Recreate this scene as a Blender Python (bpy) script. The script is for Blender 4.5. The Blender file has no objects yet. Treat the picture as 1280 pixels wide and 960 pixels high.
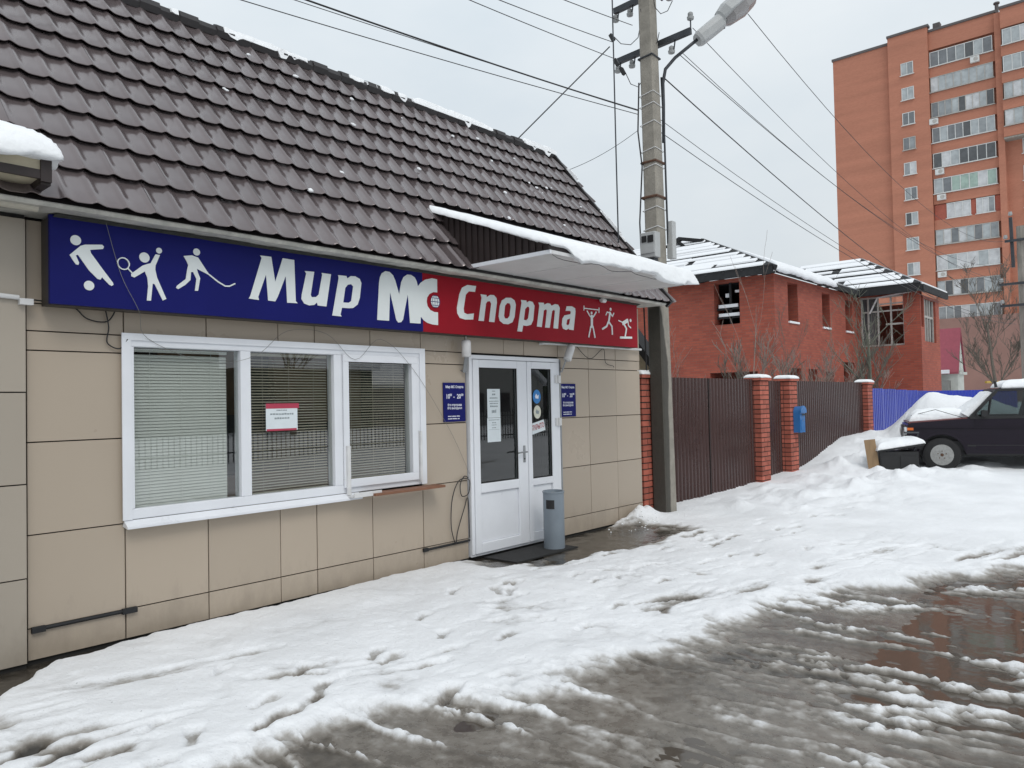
import bpy, bmesh, math, random
import numpy as np
from mathutils import Vector, Matrix
random.seed(7)
R = math.radians
scene = bpy.context.scene
COL = scene.collection

# ------------------------------------------------------------------ camera
cam_d = bpy.data.cameras.new('camera'); cam = bpy.data.objects.new('camera', cam_d); COL.objects.link(cam)
cam_d.sensor_fit = 'HORIZONTAL'; cam_d.sensor_width = 36.0; cam_d.lens = 27.0
cam_d.clip_start = 0.05; cam_d.clip_end = 6000
CAM = Vector((0.0, -5.74, 1.65))
_yaw, _pit, _rol = math.atan2(845, 960), math.atan(.0255), .021
_f0 = Vector((math.cos(_yaw), math.sin(_yaw), 0)); _r0 = Vector((math.sin(_yaw), -math.cos(_yaw), 0)); _u0 = Vector((0, 0, 1))
_f = _f0*math.cos(_pit) + _u0*math.sin(_pit); _u = _u0*math.cos(_pit) - _f0*math.sin(_pit)
_r = _r0*math.cos(_rol) - _u*math.sin(_rol); _up = _u*math.cos(_rol) + _r0*math.sin(_rol)
cam.matrix_world = Matrix(((_r.x, _up.x, -_f.x, CAM.x), (_r.y, _up.y, -_f.y, CAM.y), (_r.z, _up.z, -_f.z, CAM.z), (0, 0, 0, 1)))
scene.camera = cam

# ------------------------------------------------------------------ overcast sky, weak soft sun, exposure
SUN_EL, SUN_AZ = R(48), R(245)          # azimuth measured from +x towards +y: behind the camera, to the right
world = bpy.data.worlds.new('World'); scene.world = world; world.use_nodes = True
wn, wl = world.node_tree.nodes, world.node_tree.links
wn.clear()
wo = wn.new('ShaderNodeOutputWorld'); bg = wn.new('ShaderNodeBackground'); bg.inputs['Strength'].default_value = .1
sky = wn.new('ShaderNodeTexSky'); sky.sky_type = 'NISHITA'; sky.sun_disc = False
sky.sun_elevation = SUN_EL; sky.sun_rotation = R(90) - SUN_AZ; sky.dust_density = 6; sky.air_density = 1.2
tc = wn.new('ShaderNodeTexCoord'); mp = wn.new('ShaderNodeMapping'); mp.inputs['Scale'].default_value = (1, 1, 2.2)
nz = wn.new('ShaderNodeTexNoise'); nz.inputs['Scale'].default_value = 2.1; nz.inputs['Detail'].default_value = 5; nz.inputs['Roughness'].default_value = .55
cr = wn.new('ShaderNodeValToRGB')
cr.color_ramp.elements[0].position = .3; cr.color_ramp.elements[0].color = (.80, .885, .95, 1)
cr.color_ramp.elements[1].position = .72; cr.color_ramp.elements[1].color = (.97, 1.02, 1.05, 1)
mul = wn.new('ShaderNodeMix'); mul.data_type = 'RGBA'; mul.blend_type = 'MULTIPLY'; mul.inputs[0].default_value = 1
mul.inputs[7].default_value = (7.8, 7.8, 7.8, 1)
mx = wn.new('ShaderNodeMix'); mx.data_type = 'RGBA'; mx.inputs[0].default_value = .93
wl.new(tc.outputs['Generated'], mp.inputs[0]); wl.new(mp.outputs[0], nz.inputs['Vector']); wl.new(nz.outputs['Fac'], cr.inputs[0])
sxyz = wn.new('ShaderNodeSeparateXYZ'); wl.new(tc.outputs['Generated'], sxyz.inputs[0])          # overcast: brighter overhead than at the horizon
mrz = wn.new('ShaderNodeMapRange'); mrz.inputs[1].default_value = 0; mrz.inputs[2].default_value = 1; mrz.inputs[3].default_value = .92; mrz.inputs[4].default_value = 1.42; wl.new(sxyz.outputs[2], mrz.inputs[0])
vmul = wn.new('ShaderNodeVectorMath'); vmul.operation = 'SCALE'; wl.new(cr.outputs[0], vmul.inputs[0]); wl.new(mrz.outputs[0], vmul.inputs['Scale'])
wl.new(vmul.outputs[0], mul.inputs[6]); wl.new(sky.outputs[0], mx.inputs[6]); wl.new(mul.outputs[2], mx.inputs[7])
wl.new(mx.outputs[2], bg.inputs['Color']); wl.new(bg.outputs[0], wo.inputs[0])
sd = bpy.data.lights.new('sun', 'SUN'); sd.energy = .95; sd.angle = R(24); sd.color = (1, .965, .92)
sun = bpy.data.objects.new('sun', sd); COL.objects.link(sun)
_d = Vector((math.cos(SUN_EL)*math.cos(SUN_AZ), math.cos(SUN_EL)*math.sin(SUN_AZ), math.sin(SUN_EL)))
sun.rotation_euler = _d.to_track_quat('Z', 'Y').to_euler(); sun.location = (0, -10, 30)
vs = scene.view_settings; vs.view_transform = 'Standard'; vs.look = 'None'; vs.exposure = 0.08; vs.gamma = 1; vs.use_curve_mapping = False
scene.render.engine = 'CYCLES'; scene.cycles.max_bounces = 8; scene.cycles.transparent_max_bounces = 16

# ------------------------------------------------------------------ materials
MATS = {}
def nd(t, k, **kw):
    n = t.nodes.new(k)
    for a, b in kw.items(): setattr(n, a, b)
    return n
def mat(name, col, rough=.6, metal=0., var=.12, vscale=6., bump=0., bscale=60., spec=.5, stretch=None, rvar=.0, objrand=0., coat=0., bdist=.01):
    """painted / mineral surface: base colour with blotchy variation, fine bump"""
    m = bpy.data.materials.new(name); m.use_nodes = True; t = m.node_tree; L = t.links
    b = t.nodes['Principled BSDF']; b.inputs['Roughness'].default_value = rough; b.inputs['Metallic'].default_value = metal
    b.inputs['Specular IOR Level'].default_value = spec; b.inputs['Coat Weight'].default_value = coat
    tcn = nd(t, 'ShaderNodeNewGeometry'); src = tcn.outputs['Position']
    if stretch:
        mpn = nd(t, 'ShaderNodeMapping'); mpn.inputs['Scale'].default_value = stretch; L.new(src, mpn.inputs[0]); src = mpn.outputs[0]
    n1 = nd(t, 'ShaderNodeTexNoise'); n1.inputs['Scale'].default_value = vscale; n1.inputs['Detail'].default_value = 6; n1.inputs['Roughness'].default_value = .62
    L.new(src, n1.inputs['Vector'])
    hsv = nd(t, 'ShaderNodeHueSaturation'); hsv.inputs['Color'].default_value = (*col, 1)
    mr = nd(t, 'ShaderNodeMapRange'); mr.inputs[1].default_value = .25; mr.inputs[2].default_value = .75
    mr.inputs[3].default_value = 1 - var; mr.inputs[4].default_value = 1 + var
    L.new(n1.outputs['Fac'], mr.inputs[0]); val = mr.outputs[0]
    if objrand:
        oi = nd(t, 'ShaderNodeObjectInfo'); m2 = nd(t, 'ShaderNodeMapRange'); m2.inputs[3].default_value = 1 - objrand; m2.inputs[4].default_value = 1 + objrand
        L.new(oi.outputs['Random'], m2.inputs[0]); mm = nd(t, 'ShaderNodeMath', operation='MULTIPLY'); L.new(val, mm.inputs[0]); L.new(m2.outputs[0], mm.inputs[1]); val = mm.outputs[0]
    L.new(val, hsv.inputs['Value']); L.new(hsv.outputs[0], b.inputs['Base Color'])
    if rvar:
        m3 = nd(t, 'ShaderNodeMapRange'); m3.inputs[1].default_value = .3; m3.inputs[2].default_value = .7; m3.inputs[3].default_value = max(.03, rough - rvar); m3.inputs[4].default_value = min(1, rough + rvar)
        L.new(n1.outputs['Fac'], m3.inputs[0]); L.new(m3.outputs[0], b.inputs['Roughness'])
    if bump:
        n2 = nd(t, 'ShaderNodeTexNoise'); n2.inputs['Scale'].default_value = bscale; n2.inputs['Detail'].default_value = 7; L.new(src, n2.inputs['Vector'])
        bp = nd(t, 'ShaderNodeBump'); bp.inputs['Strength'].default_value = bump; bp.inputs['Distance'].default_value = bdist
        L.new(n2.outputs['Fac'], bp.inputs['Height']); L.new(bp.outputs[0], b.inputs['Normal'])
    MATS[name] = m; return m
def brickmat(name, c1, c2, mortar, msize=.012, bump=.4, var=.18, nstretch=(1, 1, 1)):
    """far brickwork: bricks too small to pick apart"""
    m = bpy.data.materials.new(name); m.use_nodes = True; t = m.node_tree; L = t.links; b = t.nodes['Principled BSDF']
    b.inputs['Roughness'].default_value = .85
    g = nd(t, 'ShaderNodeNewGeometry'); sp = nd(t, 'ShaderNodeSeparateXYZ'); L.new(g.outputs['Position'], sp.inputs[0])
    ad = nd(t, 'ShaderNodeMath', operation='ADD'); L.new(sp.outputs[0], ad.inputs[0]); L.new(sp.outputs[1], ad.inputs[1])
    cb = nd(t, 'ShaderNodeCombineXYZ'); L.new(ad.outputs[0], cb.inputs[0]); L.new(sp.outputs[2], cb.inputs[1])
    br = nd(t, 'ShaderNodeTexBrick'); br.inputs['Scale'].default_value = 1; br.inputs['Brick Width'].default_value = .26; br.inputs['Row Height'].default_value = .088
    br.inputs['Mortar Size'].default_value = msize; br.inputs['Mortar Smooth'].default_value = .2; br.inputs['Bias'].default_value = -.1
    br.inputs['Color1'].default_value = (*c1, 1); br.inputs['Color2'].default_value = (*c2, 1); br.inputs['Mortar'].default_value = (*mortar, 1)
    L.new(cb.outputs[0], br.inputs['Vector'])
    n1 = nd(t, 'ShaderNodeTexNoise'); n1.inputs['Scale'].default_value = .7; n1.inputs['Detail'].default_value = 7; mpb = nd(t, 'ShaderNodeMapping'); mpb.inputs['Scale'].default_value = nstretch; L.new(g.outputs['Position'], mpb.inputs[0]); L.new(mpb.outputs[0], n1.inputs['Vector'])
    mr = nd(t, 'ShaderNodeMapRange'); mr.inputs[1].default_value = .3; mr.inputs[2].default_value = .7; mr.inputs[3].default_value = 1 - var; mr.inputs[4].default_value = 1 + var; L.new(n1.outputs['Fac'], mr.inputs[0])
    h = nd(t, 'ShaderNodeHueSaturation'); L.new(br.outputs['Color'], h.inputs['Color']); L.new(mr.outputs[0], h.inputs['Value']); L.new(h.outputs[0], b.inputs['Base Color'])
    bp = nd(t, 'ShaderNodeBump'); bp.inputs['Strength'].default_value = bump; bp.inputs['Distance'].default_value = .01; bp.invert = True
    L.new(br.outputs['Fac'], bp.inputs['Height']); L.new(bp.outputs[0], b.inputs['Normal'])
    MATS[name] = m; return m
def glassmat(name, tint=(.9, .93, .92), ior=1.5, boost=1.0, rough=0.):
    m = bpy.data.materials.new(name); m.use_nodes = True; t = m.node_tree; L = t.links; t.nodes.clear()
    o = nd(t, 'ShaderNodeOutputMaterial'); mxs = nd(t, 'ShaderNodeMixShader'); tr = nd(t, 'ShaderNodeBsdfTransparent'); gl = nd(t, 'ShaderNodeBsdfGlossy')
    tr.inputs[0].default_value = (*tint, 1); gl.inputs['Roughness'].default_value = rough
    fr = nd(t, 'ShaderNodeFresnel'); fr.inputs[0].default_value = ior
    mu = nd(t, 'ShaderNodeMath', operation='MULTIPLY', use_clamp=True); mu.inputs[1].default_value = boost
    L.new(fr.outputs[0], mu.inputs[0])
    gb = nd(t, 'ShaderNodeNewGeometry'); iv = nd(t, 'ShaderNodeMath', operation='SUBTRACT'); iv.inputs[0].default_value = 1; L.new(gb.outputs['Backfacing'], iv.inputs[1])   # the rear face of a pane only passes light
    mf = nd(t, 'ShaderNodeMath', operation='MULTIPLY'); L.new(mu.outputs[0], mf.inputs[0]); L.new(iv.outputs[0], mf.inputs[1]); L.new(mf.outputs[0], mxs.inputs[0]); L.new(tr.outputs[0], mxs.inputs[1]); L.new(gl.outputs[0], mxs.inputs[2]); L.new(mxs.outputs[0], o.inputs[0])
    MATS[name] = m; return m

mat('snow', (.84, .86, .88), .62, var=.05, vscale=3, bump=.55, bscale=11, spec=.3, bdist=.035)
mat('snow_far', (.80, .82, .85), .7, var=.04, vscale=1)
mat('panel', (.41, .345, .275), .30, var=.025, vscale=.5, rvar=.05, objrand=.045, spec=.4)
mat('panel_dark', (.37, .325, .27), .38, var=.03, vscale=.5, rvar=.05, objrand=.04)
mat('backing', (.018, .017, .016), .9)
mat('tile', (.140, .115, .117), .17, metal=.30, var=.05, vscale=1.5, rvar=.03, objrand=.07, spec=.9)
mat('tile_dark', (.02, .017, .018), .45, var=.2)
mat('screw', (.012, .011, .011), .5)
mat('white_pvc', (.74, .76, .80), .32, var=.05, vscale=2.5, rvar=.06)
mat('white_worn', (.66, .66, .66), .5, var=.12, vscale=9)
mat('soffit', (.62, .62, .61), .5, var=.12, vscale=2.2)
mat('soffit_old', (.46, .45, .41), .7, var=.45, vscale=5, bump=.2)
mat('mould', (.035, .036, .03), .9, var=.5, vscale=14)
mat('blue_sign', (.008, .010, .115), .5, spec=.12, var=.10, vscale=2)
mat('red_sign', (.28, .008, .018), .5, spec=.12, var=.10, vscale=2)
mat('letter', (.70, .74, .74), .45, var=.05, vscale=3)
mat('navy', (.02, .03, .14), .4)
mat('sign_edge', (.05, .042, .035), .6, var=.2)
mat('dark_brown', (.022, .014, .013), .5, var=.2, vscale=8)
mat('brown_metal', (.050, .021, .018), .28, metal=.05, var=.10, vscale=2, rvar=.06, spec=.5)
mat('blue_metal', (.018, .040, .36), .25, metal=.05, var=.12, vscale=2, spec=.8)
mat('concrete', (.27, .25, .22), .85, var=.25, vscale=7, bump=.5, bscale=45, stretch=(1, 1, .35))
mat('steel', (.055, .06, .068), .5, metal=.5, var=.25)
mat('galv', (.30, .31, .32), .42, metal=.6, var=.15)
mat('rusty', (.10, .05, .03), .8, var=.5, vscale=25)
mat('cable', (.02, .02, .022), .55)
mat('porcelain', (.30, .31, .31), .3)
mat('meter_grey', (.42, .43, .43), .45, var=.1)
mat('brick_red', (.38, .105, .070), .8, var=.22, vscale=9, bump=.4, bscale=70, objrand=.22)
mat('mortar', (.045, .034, .030), .95, var=.3)
mat('mail_blue', (.03, .16, .42), .35, var=.12)
mat('bin_grey', (.22, .26, .30), .42, metal=.15, var=.10, vscale=5)
mat('black', (.012, .012, .013), .5)
mat('rubber', (.02, .02, .021), .85, var=.2)
mat('car_paint', (.010, .006, .013), .20, var=.1, spec=.28)
mat('car_hood', (.11, .022, .020), .3, var=.1, spec=.4)
mat('chrome', (.6, .6, .6), .18, metal=.9)
mat('rim', (.33, .33, .32), .4, metal=.4, var=.25, vscale=20)
mat('amber', (.65, .14, .02), .25)
mat('wood', (.30, .20, .11), .75, var=.25, vscale=10, stretch=(1, 1, .1))
mat('ledge_wood', (.20, .09, .05), .6, var=.25, vscale=8)
mat('char', (.016, .017, .019), .8, var=.4)
mat('paper', (.66, .72, .75), .7, var=.05)
mat('paper_ink', (.25, .29, .31), .8)
mat('paper_red', (.42, .04, .08), .6)
mat('white_ink', (.72, .74, .82), .6)
mat('sticker_blue', (.02, .19, .50), .4)
mat('sticker_cream', (.62, .62, .52), .5)
mat('red_ink', (.36, .03, .04), .6)
mat('blind', (.72, .72, .69), .5, var=.04)
mat('blind_dark', (.50, .45, .37), .5, var=.08)
mat('interior', (.055, .045, .037), .8, var=.3, vscale=2)
mat('interior_wood', (.30, .19, .11), .6, var=.3, vscale=3)
mat('interior_dark', (.02, .02, .022), .7, var=.3)
mat('mat_black', (.018, .018, .018), .8, bump=.8, bscale=120)
mat('bark', (.13, .115, .095), .9, var=.3, vscale=12)
mat('bark_light', (.27, .215, .185), .9, var=.3, vscale=12)
mat('bark_green', (.15, .155, .12), .9, var=.3, vscale=5)
mat('pink_roof', (.34, .07, .10), .4, var=.1)
mat('white_wall', (.55, .57, .53), .8, var=.18, vscale=2)
mat('yellow_pipe', (.45, .30, .04), .5)
mat('yellow_board', (.47, .42, .31), .8, var=.2)
mat('tower_trim', (.10, .09, .09), .7)
mat('tower_frame', (.60, .61, .60), .5)
mat('tower_dull', (.40, .385, .36), .6, var=.2)
for i, c in enumerate([(.17, .18, .19), (.27, .29, .30), (.38, .41, .42), (.09, .095, .10), (.32, .42, .37), (.52, .53, .54)]):
    mat('curtain%d' % i, c, .12, var=.25, vscale=1.5)
mat('gutter', (.48, .45, .38), .5, var=.2)
mat('green_grey', (.2, .2, .19), .8)
mat('hedge_house', (.42, .42, .40), .8)
brickmat('house_brick', (.35, .083, .050), (.25, .054, .035), (.24, .080, .056), .013, .3, .14)
brickmat('tower_brick', (.44, .185, .118), (.40, .162, .103), (.42, .18, .12), .012, .1, .09, (.12, .12, 1.6))
glassmat('glass', (.90, .92, .91), boost=3.4); glassmat('glass_dark', (.55, .57, .56), boost=2.2); glassmat('car_glass', (.55, .60, .60), boost=1.3)

# concrete pole: drip-wet dark stain low on the shaft, with a ragged edge of its own
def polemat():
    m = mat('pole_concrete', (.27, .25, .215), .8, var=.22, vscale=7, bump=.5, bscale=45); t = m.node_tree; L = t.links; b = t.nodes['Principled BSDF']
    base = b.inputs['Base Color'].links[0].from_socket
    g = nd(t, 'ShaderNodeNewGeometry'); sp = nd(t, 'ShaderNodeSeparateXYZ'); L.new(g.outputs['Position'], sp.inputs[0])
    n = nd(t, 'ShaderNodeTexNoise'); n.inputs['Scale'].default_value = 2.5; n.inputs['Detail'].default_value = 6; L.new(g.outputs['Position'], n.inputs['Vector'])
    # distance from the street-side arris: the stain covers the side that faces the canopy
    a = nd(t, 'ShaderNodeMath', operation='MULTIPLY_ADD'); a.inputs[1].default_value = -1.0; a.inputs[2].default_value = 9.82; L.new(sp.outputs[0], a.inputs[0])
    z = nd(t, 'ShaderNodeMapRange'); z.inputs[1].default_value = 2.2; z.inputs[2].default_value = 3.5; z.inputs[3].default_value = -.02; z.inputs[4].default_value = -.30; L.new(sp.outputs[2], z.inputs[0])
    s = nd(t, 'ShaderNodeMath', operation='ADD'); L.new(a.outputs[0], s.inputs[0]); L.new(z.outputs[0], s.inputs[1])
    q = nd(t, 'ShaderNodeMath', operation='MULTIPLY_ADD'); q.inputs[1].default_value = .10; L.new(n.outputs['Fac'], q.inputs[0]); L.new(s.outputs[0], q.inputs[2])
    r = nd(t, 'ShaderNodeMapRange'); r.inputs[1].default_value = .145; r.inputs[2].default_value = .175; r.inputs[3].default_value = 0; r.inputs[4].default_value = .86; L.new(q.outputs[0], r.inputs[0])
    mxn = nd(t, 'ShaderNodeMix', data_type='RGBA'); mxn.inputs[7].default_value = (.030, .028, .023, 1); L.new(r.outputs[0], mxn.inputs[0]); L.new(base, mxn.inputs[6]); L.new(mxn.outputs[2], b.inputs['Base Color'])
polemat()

# cladding: road-splash along the foot of the wall and a few runs of dirt
def splash(name):
    m = MATS[name]; t = m.node_tree; L = t.links; b = t.nodes['Principled BSDF']; base = b.inputs['Base Color'].links[0].from_socket
    g = nd(t, 'ShaderNodeNewGeometry'); sp = nd(t, 'ShaderNodeSeparateXYZ'); L.new(g.outputs['Position'], sp.inputs[0])
    mp_ = nd(t, 'ShaderNodeMapping'); mp_.inputs['Scale'].default_value = (7, 7, 3.0); L.new(g.outputs['Position'], mp_.inputs[0])
    n = nd(t, 'ShaderNodeTexNoise'); n.inputs['Scale'].default_value = 1; n.inputs['Detail'].default_value = 8; n.inputs['Roughness'].default_value = .7; L.new(mp_.outputs[0], n.inputs['Vector'])
    zr = nd(t, 'ShaderNodeMapRange'); zr.inputs[1].default_value = .0; zr.inputs[2].default_value = .5; zr.inputs[3].default_value = .22; zr.inputs[4].default_value = -.16; L.new(sp.outputs[2], zr.inputs[0])
    a = nd(t, 'ShaderNodeMath', operation='ADD'); L.new(n.outputs['Fac'], a.inputs[0]); L.new(zr.outputs[0], a.inputs[1])
    r = nd(t, 'ShaderNodeMapRange'); r.inputs[1].default_value = .48; r.inputs[2].default_value = .82; r.inputs[3].default_value = 0; r.inputs[4].default_value = .30; L.new(a.outputs[0], r.inputs[0])
    mxn = nd(t, 'ShaderNodeMix', data_type='RGBA'); mxn.inputs[7].default_value = (.17, .145, .115, 1); L.new(r.outputs[0], mxn.inputs[0]); L.new(base, mxn.inputs[6]); L.new(mxn.outputs[2], b.inputs['Base Color'])
splash('panel'); splash('panel_dark')

# ------------------------------------------------------------------ building helpers
ORG = {}
def org(o): return ORG.get(o.name, Vector((0, 0, 0))) if o else Vector((0, 0, 0))
def tag(o, label=None, cat=None, group=None, kind=None):
    if label: o['label'] = label
    if cat: o['category'] = cat
    if group: o['group'] = group
    if kind: o['kind'] = kind
    return o
def thing(name, loc, label, cat, group=None, rz=0):
    o = bpy.data.objects.new(name, None); COL.objects.link(o); o.location = loc; o.rotation_euler = (0, 0, rz); o.empty_display_size = .1
    ORG[o.name] = Vector(loc); return tag(o, label, cat, group)
def link(o, parent=None, world=None):
    COL.objects.link(o)
    if world is not None:
        o.location = Vector(world) - org(parent); ORG[o.name] = Vector(world)
    if parent: o.parent = parent
    return o
class MB:
    def __init__(s): s.v = []; s.f = []; s.m = []; s.mats = []; s.cur = 0
    def mat(s, name):
        if name not in s.mats: s.mats.append(name)
        s.cur = s.mats.index(name); return s
    def add(s, vs, fs):
        o = len(s.v); s.v += [tuple(p) for p in vs]
        for f in fs: s.f.append(tuple(i + o for i in f)); s.m.append(s.cur)
        return s
    def box(s, x0, x1, y0, y1, z0, z1):
        v = [(x, y, z) for z in (z0, z1) for y in (y0, y1) for x in (x0, x1)]
        return s.add(v, [(0, 2, 3, 1), (4, 5, 7, 6), (0, 1, 5, 4), (2, 6, 7, 3), (0, 4, 6, 2), (1, 3, 7, 5)])
    def hexa(s, b, t): return s.add(list(b) + list(t), [(3, 2, 1, 0), (4, 5, 6, 7), (0, 1, 5, 4), (1, 2, 6, 5), (2, 3, 7, 6), (3, 0, 4, 7)])
    def beam(s, a, b, w, h, up=(0, 0, 1)):
        a, b = Vector(a), Vector(b); d = (b - a).normalized(); u = Vector(up)
        if abs(d.dot(u)) > .97: u = Vector((1, 0, 0))
        sx = d.cross(u).normalized(); uu = sx.cross(d)
        q = [(-.5, -.5), (.5, -.5), (.5, .5), (-.5, .5)]
        return s.hexa([a + sx*w*i + uu*h*j for i, j in q], [b + sx*w*i + uu*h*j for i, j in q])
    def tube(s, pts, r, n=6, caps=True):
        pts = [Vector(p) for p in pts]; rs = r if isinstance(r, (list, tuple)) else [r]*len(pts); rings = []; ref = None
        for i, p in enumerate(pts):
            d = (pts[min(i + 1, len(pts) - 1)] - pts[max(i - 1, 0)]).normalized()
            if ref is None: ref = Vector((0, 0, 1)) if abs(d.z) < .9 else Vector((1, 0, 0))
            a = d.cross(ref).normalized(); ref = a.cross(d).normalized()
            rings.append([p + (a*math.cos(k*2*math.pi/n) + ref*math.sin(k*2*math.pi/n))*rs[i] for k in range(n)])
        fs = []
        for i in range(len(pts) - 1):
            for k in range(n): fs.append((i*n + k, i*n + (k + 1) % n, (i + 1)*n + (k + 1) % n, (i + 1)*n + k))
        if caps: fs.append(tuple(range(n - 1, -1, -1))); fs.append(tuple((len(pts) - 1)*n + k for k in range(n)))
        return s.add([p for q in rings for p in q], fs)
    def lathe(s, c, prof, n=16, axis='z', caps=True):
        c = Vector(c); vs = []; fs = []
        for (r, h) in prof:
            for k in range(n):
                a = 2*math.pi*k/n; x, y = r*math.cos(a), r*math.sin(a)
                vs.append(c + (Vector((x, y, h)) if axis == 'z' else Vector((x, h, y)) if axis == 'y' else Vector((h, x, y))))
        for i in range(len(prof) - 1):
            for k in range(n): fs.append((i*n + k, i*n + (k + 1) % n, (i + 1)*n + (k + 1) % n, (i + 1)*n + k))
        if caps: fs.append(tuple(range(n - 1, -1, -1))); fs.append(tuple((len(prof) - 1)*n + k for k in range(n)))
        return s.add(vs, fs)
    def plate(s, poly, y0, y1, hole=None):
        """flat shape in the x-z plane, thickness y0 (front) to y1"""
        from mathutils.geometry import tessellate_polygon
        loops = [[Vector((p[0], p[1], 0)) for p in poly]]
        if hole: loops.append([Vector((p[0], p[1], 0)) for p in hole])
        tri = tessellate_polygon(loops); flat = [p for l in loops for p in l]; n = len(flat)
        vs = [(p.x, y0, p.y) for p in flat] + [(p.x, y1, p.y) for p in flat]
        fs = [tuple(t) for t in tri] + [tuple(i + n for i in reversed(t)) for t in tri]; o = 0
        for l in loops:
            m = len(l)
            for i in range(m): fs.append((o + i, o + (i + 1) % m, n + o + (i + 1) % m, n + o + i))
            o += m
        return s.add(vs, fs)
    def build(s, name, mats=None, parent=None, smooth=False, local=False, fix=True):
        me = bpy.data.meshes.new(name)
        if not s.v: raise RuntimeError(name)
        if local: c = Vector((0, 0, 0))
        else:
            a = np.array(s.v); c = Vector(((a[:, 0].min() + a[:, 0].max())/2, (a[:, 1].min() + a[:, 1].max())/2, a[:, 2].min()))
        me.from_pydata([(p[0] - c.x, p[1] - c.y, p[2] - c.z) for p in s.v], [], s.f)
        ml = [mats] if isinstance(mats, str) else (mats or s.mats)
        for q in ml: me.materials.append(MATS[q])
        if not isinstance(mats, str) and len(ml) > 1: me.polygons.foreach_set('material_index', s.m)
        if fix:
            bm = bmesh.new(); bm.from_mesh(me); bmesh.ops.recalc_face_normals(bm, faces=bm.faces); bm.to_mesh(me); bm.free()
        if smooth:
            me.polygons.foreach_set('use_smooth', [True]*len(me.polygons))
        me.update()
        o = bpy.data.objects.new(name, me)
        if local:
            COL.objects.link(o)
            if parent: o.parent = parent
            return o
        return link(o, parent, c)
def soft(o, ang=40):
    me = o.data; me.polygons.foreach_set('use_smooth', [True]*len(me.polygons)); me.set_sharp_from_angle(angle=R(ang)); return o
def B(name, m, parent, *b): return MB().box(*b).build(name, m, parent)
def copyof(src, parent, world, name=None):
    o = src.copy(); o.name = name or src.name.split('.')[0]; COL.objects.link(o); o.location = Vector(world) - org(parent); o.parent = parent; ORG[o.name] = Vector(world); return o
def bevel(o, w=.004, seg=2):
    md = o.modifiers.new('bevel', 'BEVEL'); md.width = w; md.segments = seg; md.limit_method = 'ANGLE'; md.angle_limit = R(40); return o
# value noise for shapes
_rng = np.random.RandomState(3); _T = _rng.rand(256, 256)
def vnoise(x, y):
    x = np.asarray(x, float); y = np.asarray(y, float); xi = np.floor(x).astype(int); yi = np.floor(y).astype(int); fx = x - xi; fy = y - yi
    fx = fx*fx*fx*(fx*(fx*6 - 15) + 10); fy = fy*fy*fy*(fy*(fy*6 - 15) + 10)
    g = lambda a, b: _T[a & 255, b & 255]
    return (g(xi, yi)*(1 - fx) + g(xi + 1, yi)*fx)*(1 - fy) + (g(xi, yi + 1)*(1 - fx) + g(xi + 1, yi + 1)*fx)*fy
def fbm(x, y, o=4, lac=2.03, gain=.5):
    s = 0; a = 1; t = 0
    for i in range(o): s = s + a*vnoise(x*lac**i + 17.3*i, y*lac**i + 9.1*i); t += a; a *= gain
    return s/t
def sst(a, b, x): t = np.clip((x - a)/(b - a), 0, 1); return t*t*(3 - 2*t)
def snow_pad(name, corners, thick, parent, over=.06, nu=40, nv=24, seed=0, amp=.3, m='snow', droop=.05, dfun=None, fq=5.):
    """a rounded layer of lying snow on the quad corners (a,b,c,d); overhangs its edges"""
    a, b, c, d = [Vector(p) for p in corners]; vs = []; fs = []
    lu = ((b - a).length + (c - d).length)/2; lv = ((d - a).length + (c - b).length)/2
    for j in range(nv + 1):
        for i in range(nu + 1):
            # crowd samples to the edges
            u = .5 - .5*math.cos(math.pi*i/nu); v = .5 - .5*math.cos(math.pi*j/nv)
            ue = -over/lu + u*(1 + 2*over/lu); ve = -over/lv + v*(1 + 2*over/lv)
            p = (a*(1 - ue) + b*ue)*(1 - ve) + (d*(1 - ue) + c*ue)*ve
            e = min(min(u, 1 - u)*(lu + 2*over), min(v, 1 - v)*(lv + 2*over)); w = thick*1.3
            t = min(1, e/w); prof = math.sqrt(max(0, 1 - (1 - t)**2))
            n = float(fbm(p.x*2.3 + seed, p.y*2.3 + seed*1.7, 4)) - .5
            n2 = float(fbm(p.x*fq + seed*3, p.y*fq + p.z*fq + seed, 3)) - .5
            h = thick*prof*(1 + amp*2*n) - droop*(dfun(u, v) if dfun else 1)*(1 - t)*(.45 + 1.1*max(0, n2 + .3))
            edge = (1 - t)*over*1.2*n2
            q = p + Vector((0, 0, h)); dirc = (p - (a + b + c + d)/4); dirc.z = 0
            if dirc.length: q += dirc.normalized()*edge
            vs.append(q)
    W = nu + 1; n0 = len(vs)
    for j in range(nv):
        for i in range(nu): fs.append((j*W + i, j*W + i + 1, (j + 1)*W + i + 1, (j + 1)*W + i))
    loop = [i for i in range(W)] + [j*W + nu for j in range(1, nv + 1)] + [nv*W + i for i in range(nu - 1, -1, -1)] + [j*W for j in range(nv - 1, 0, -1)]
    cen = (a + b + c + d)/4 + Vector((0, 0, .004))
    inner = []
    for k in loop: p = Vector(vs[k]); q = cen + (p - cen)*.93; inner.append(q)
    # underside: back in under the overhang, then closed flat
    def base(q):
        q = Vector(q); return q
    vs += [Vector((q.x, q.y, min(q.z, vs[k].z - .004))) for q, k in zip(inner, loop)]
    m_ = len(loop)
    for i in range(m_): fs.append((loop[i], n0 + i, n0 + (i + 1) % m_, loop[(i + 1) % m_]))
    fs.append(tuple(n0 + i for i in range(m_)))
    o = MB().add(vs, fs).build(name, m, parent, smooth=True); return o
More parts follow.
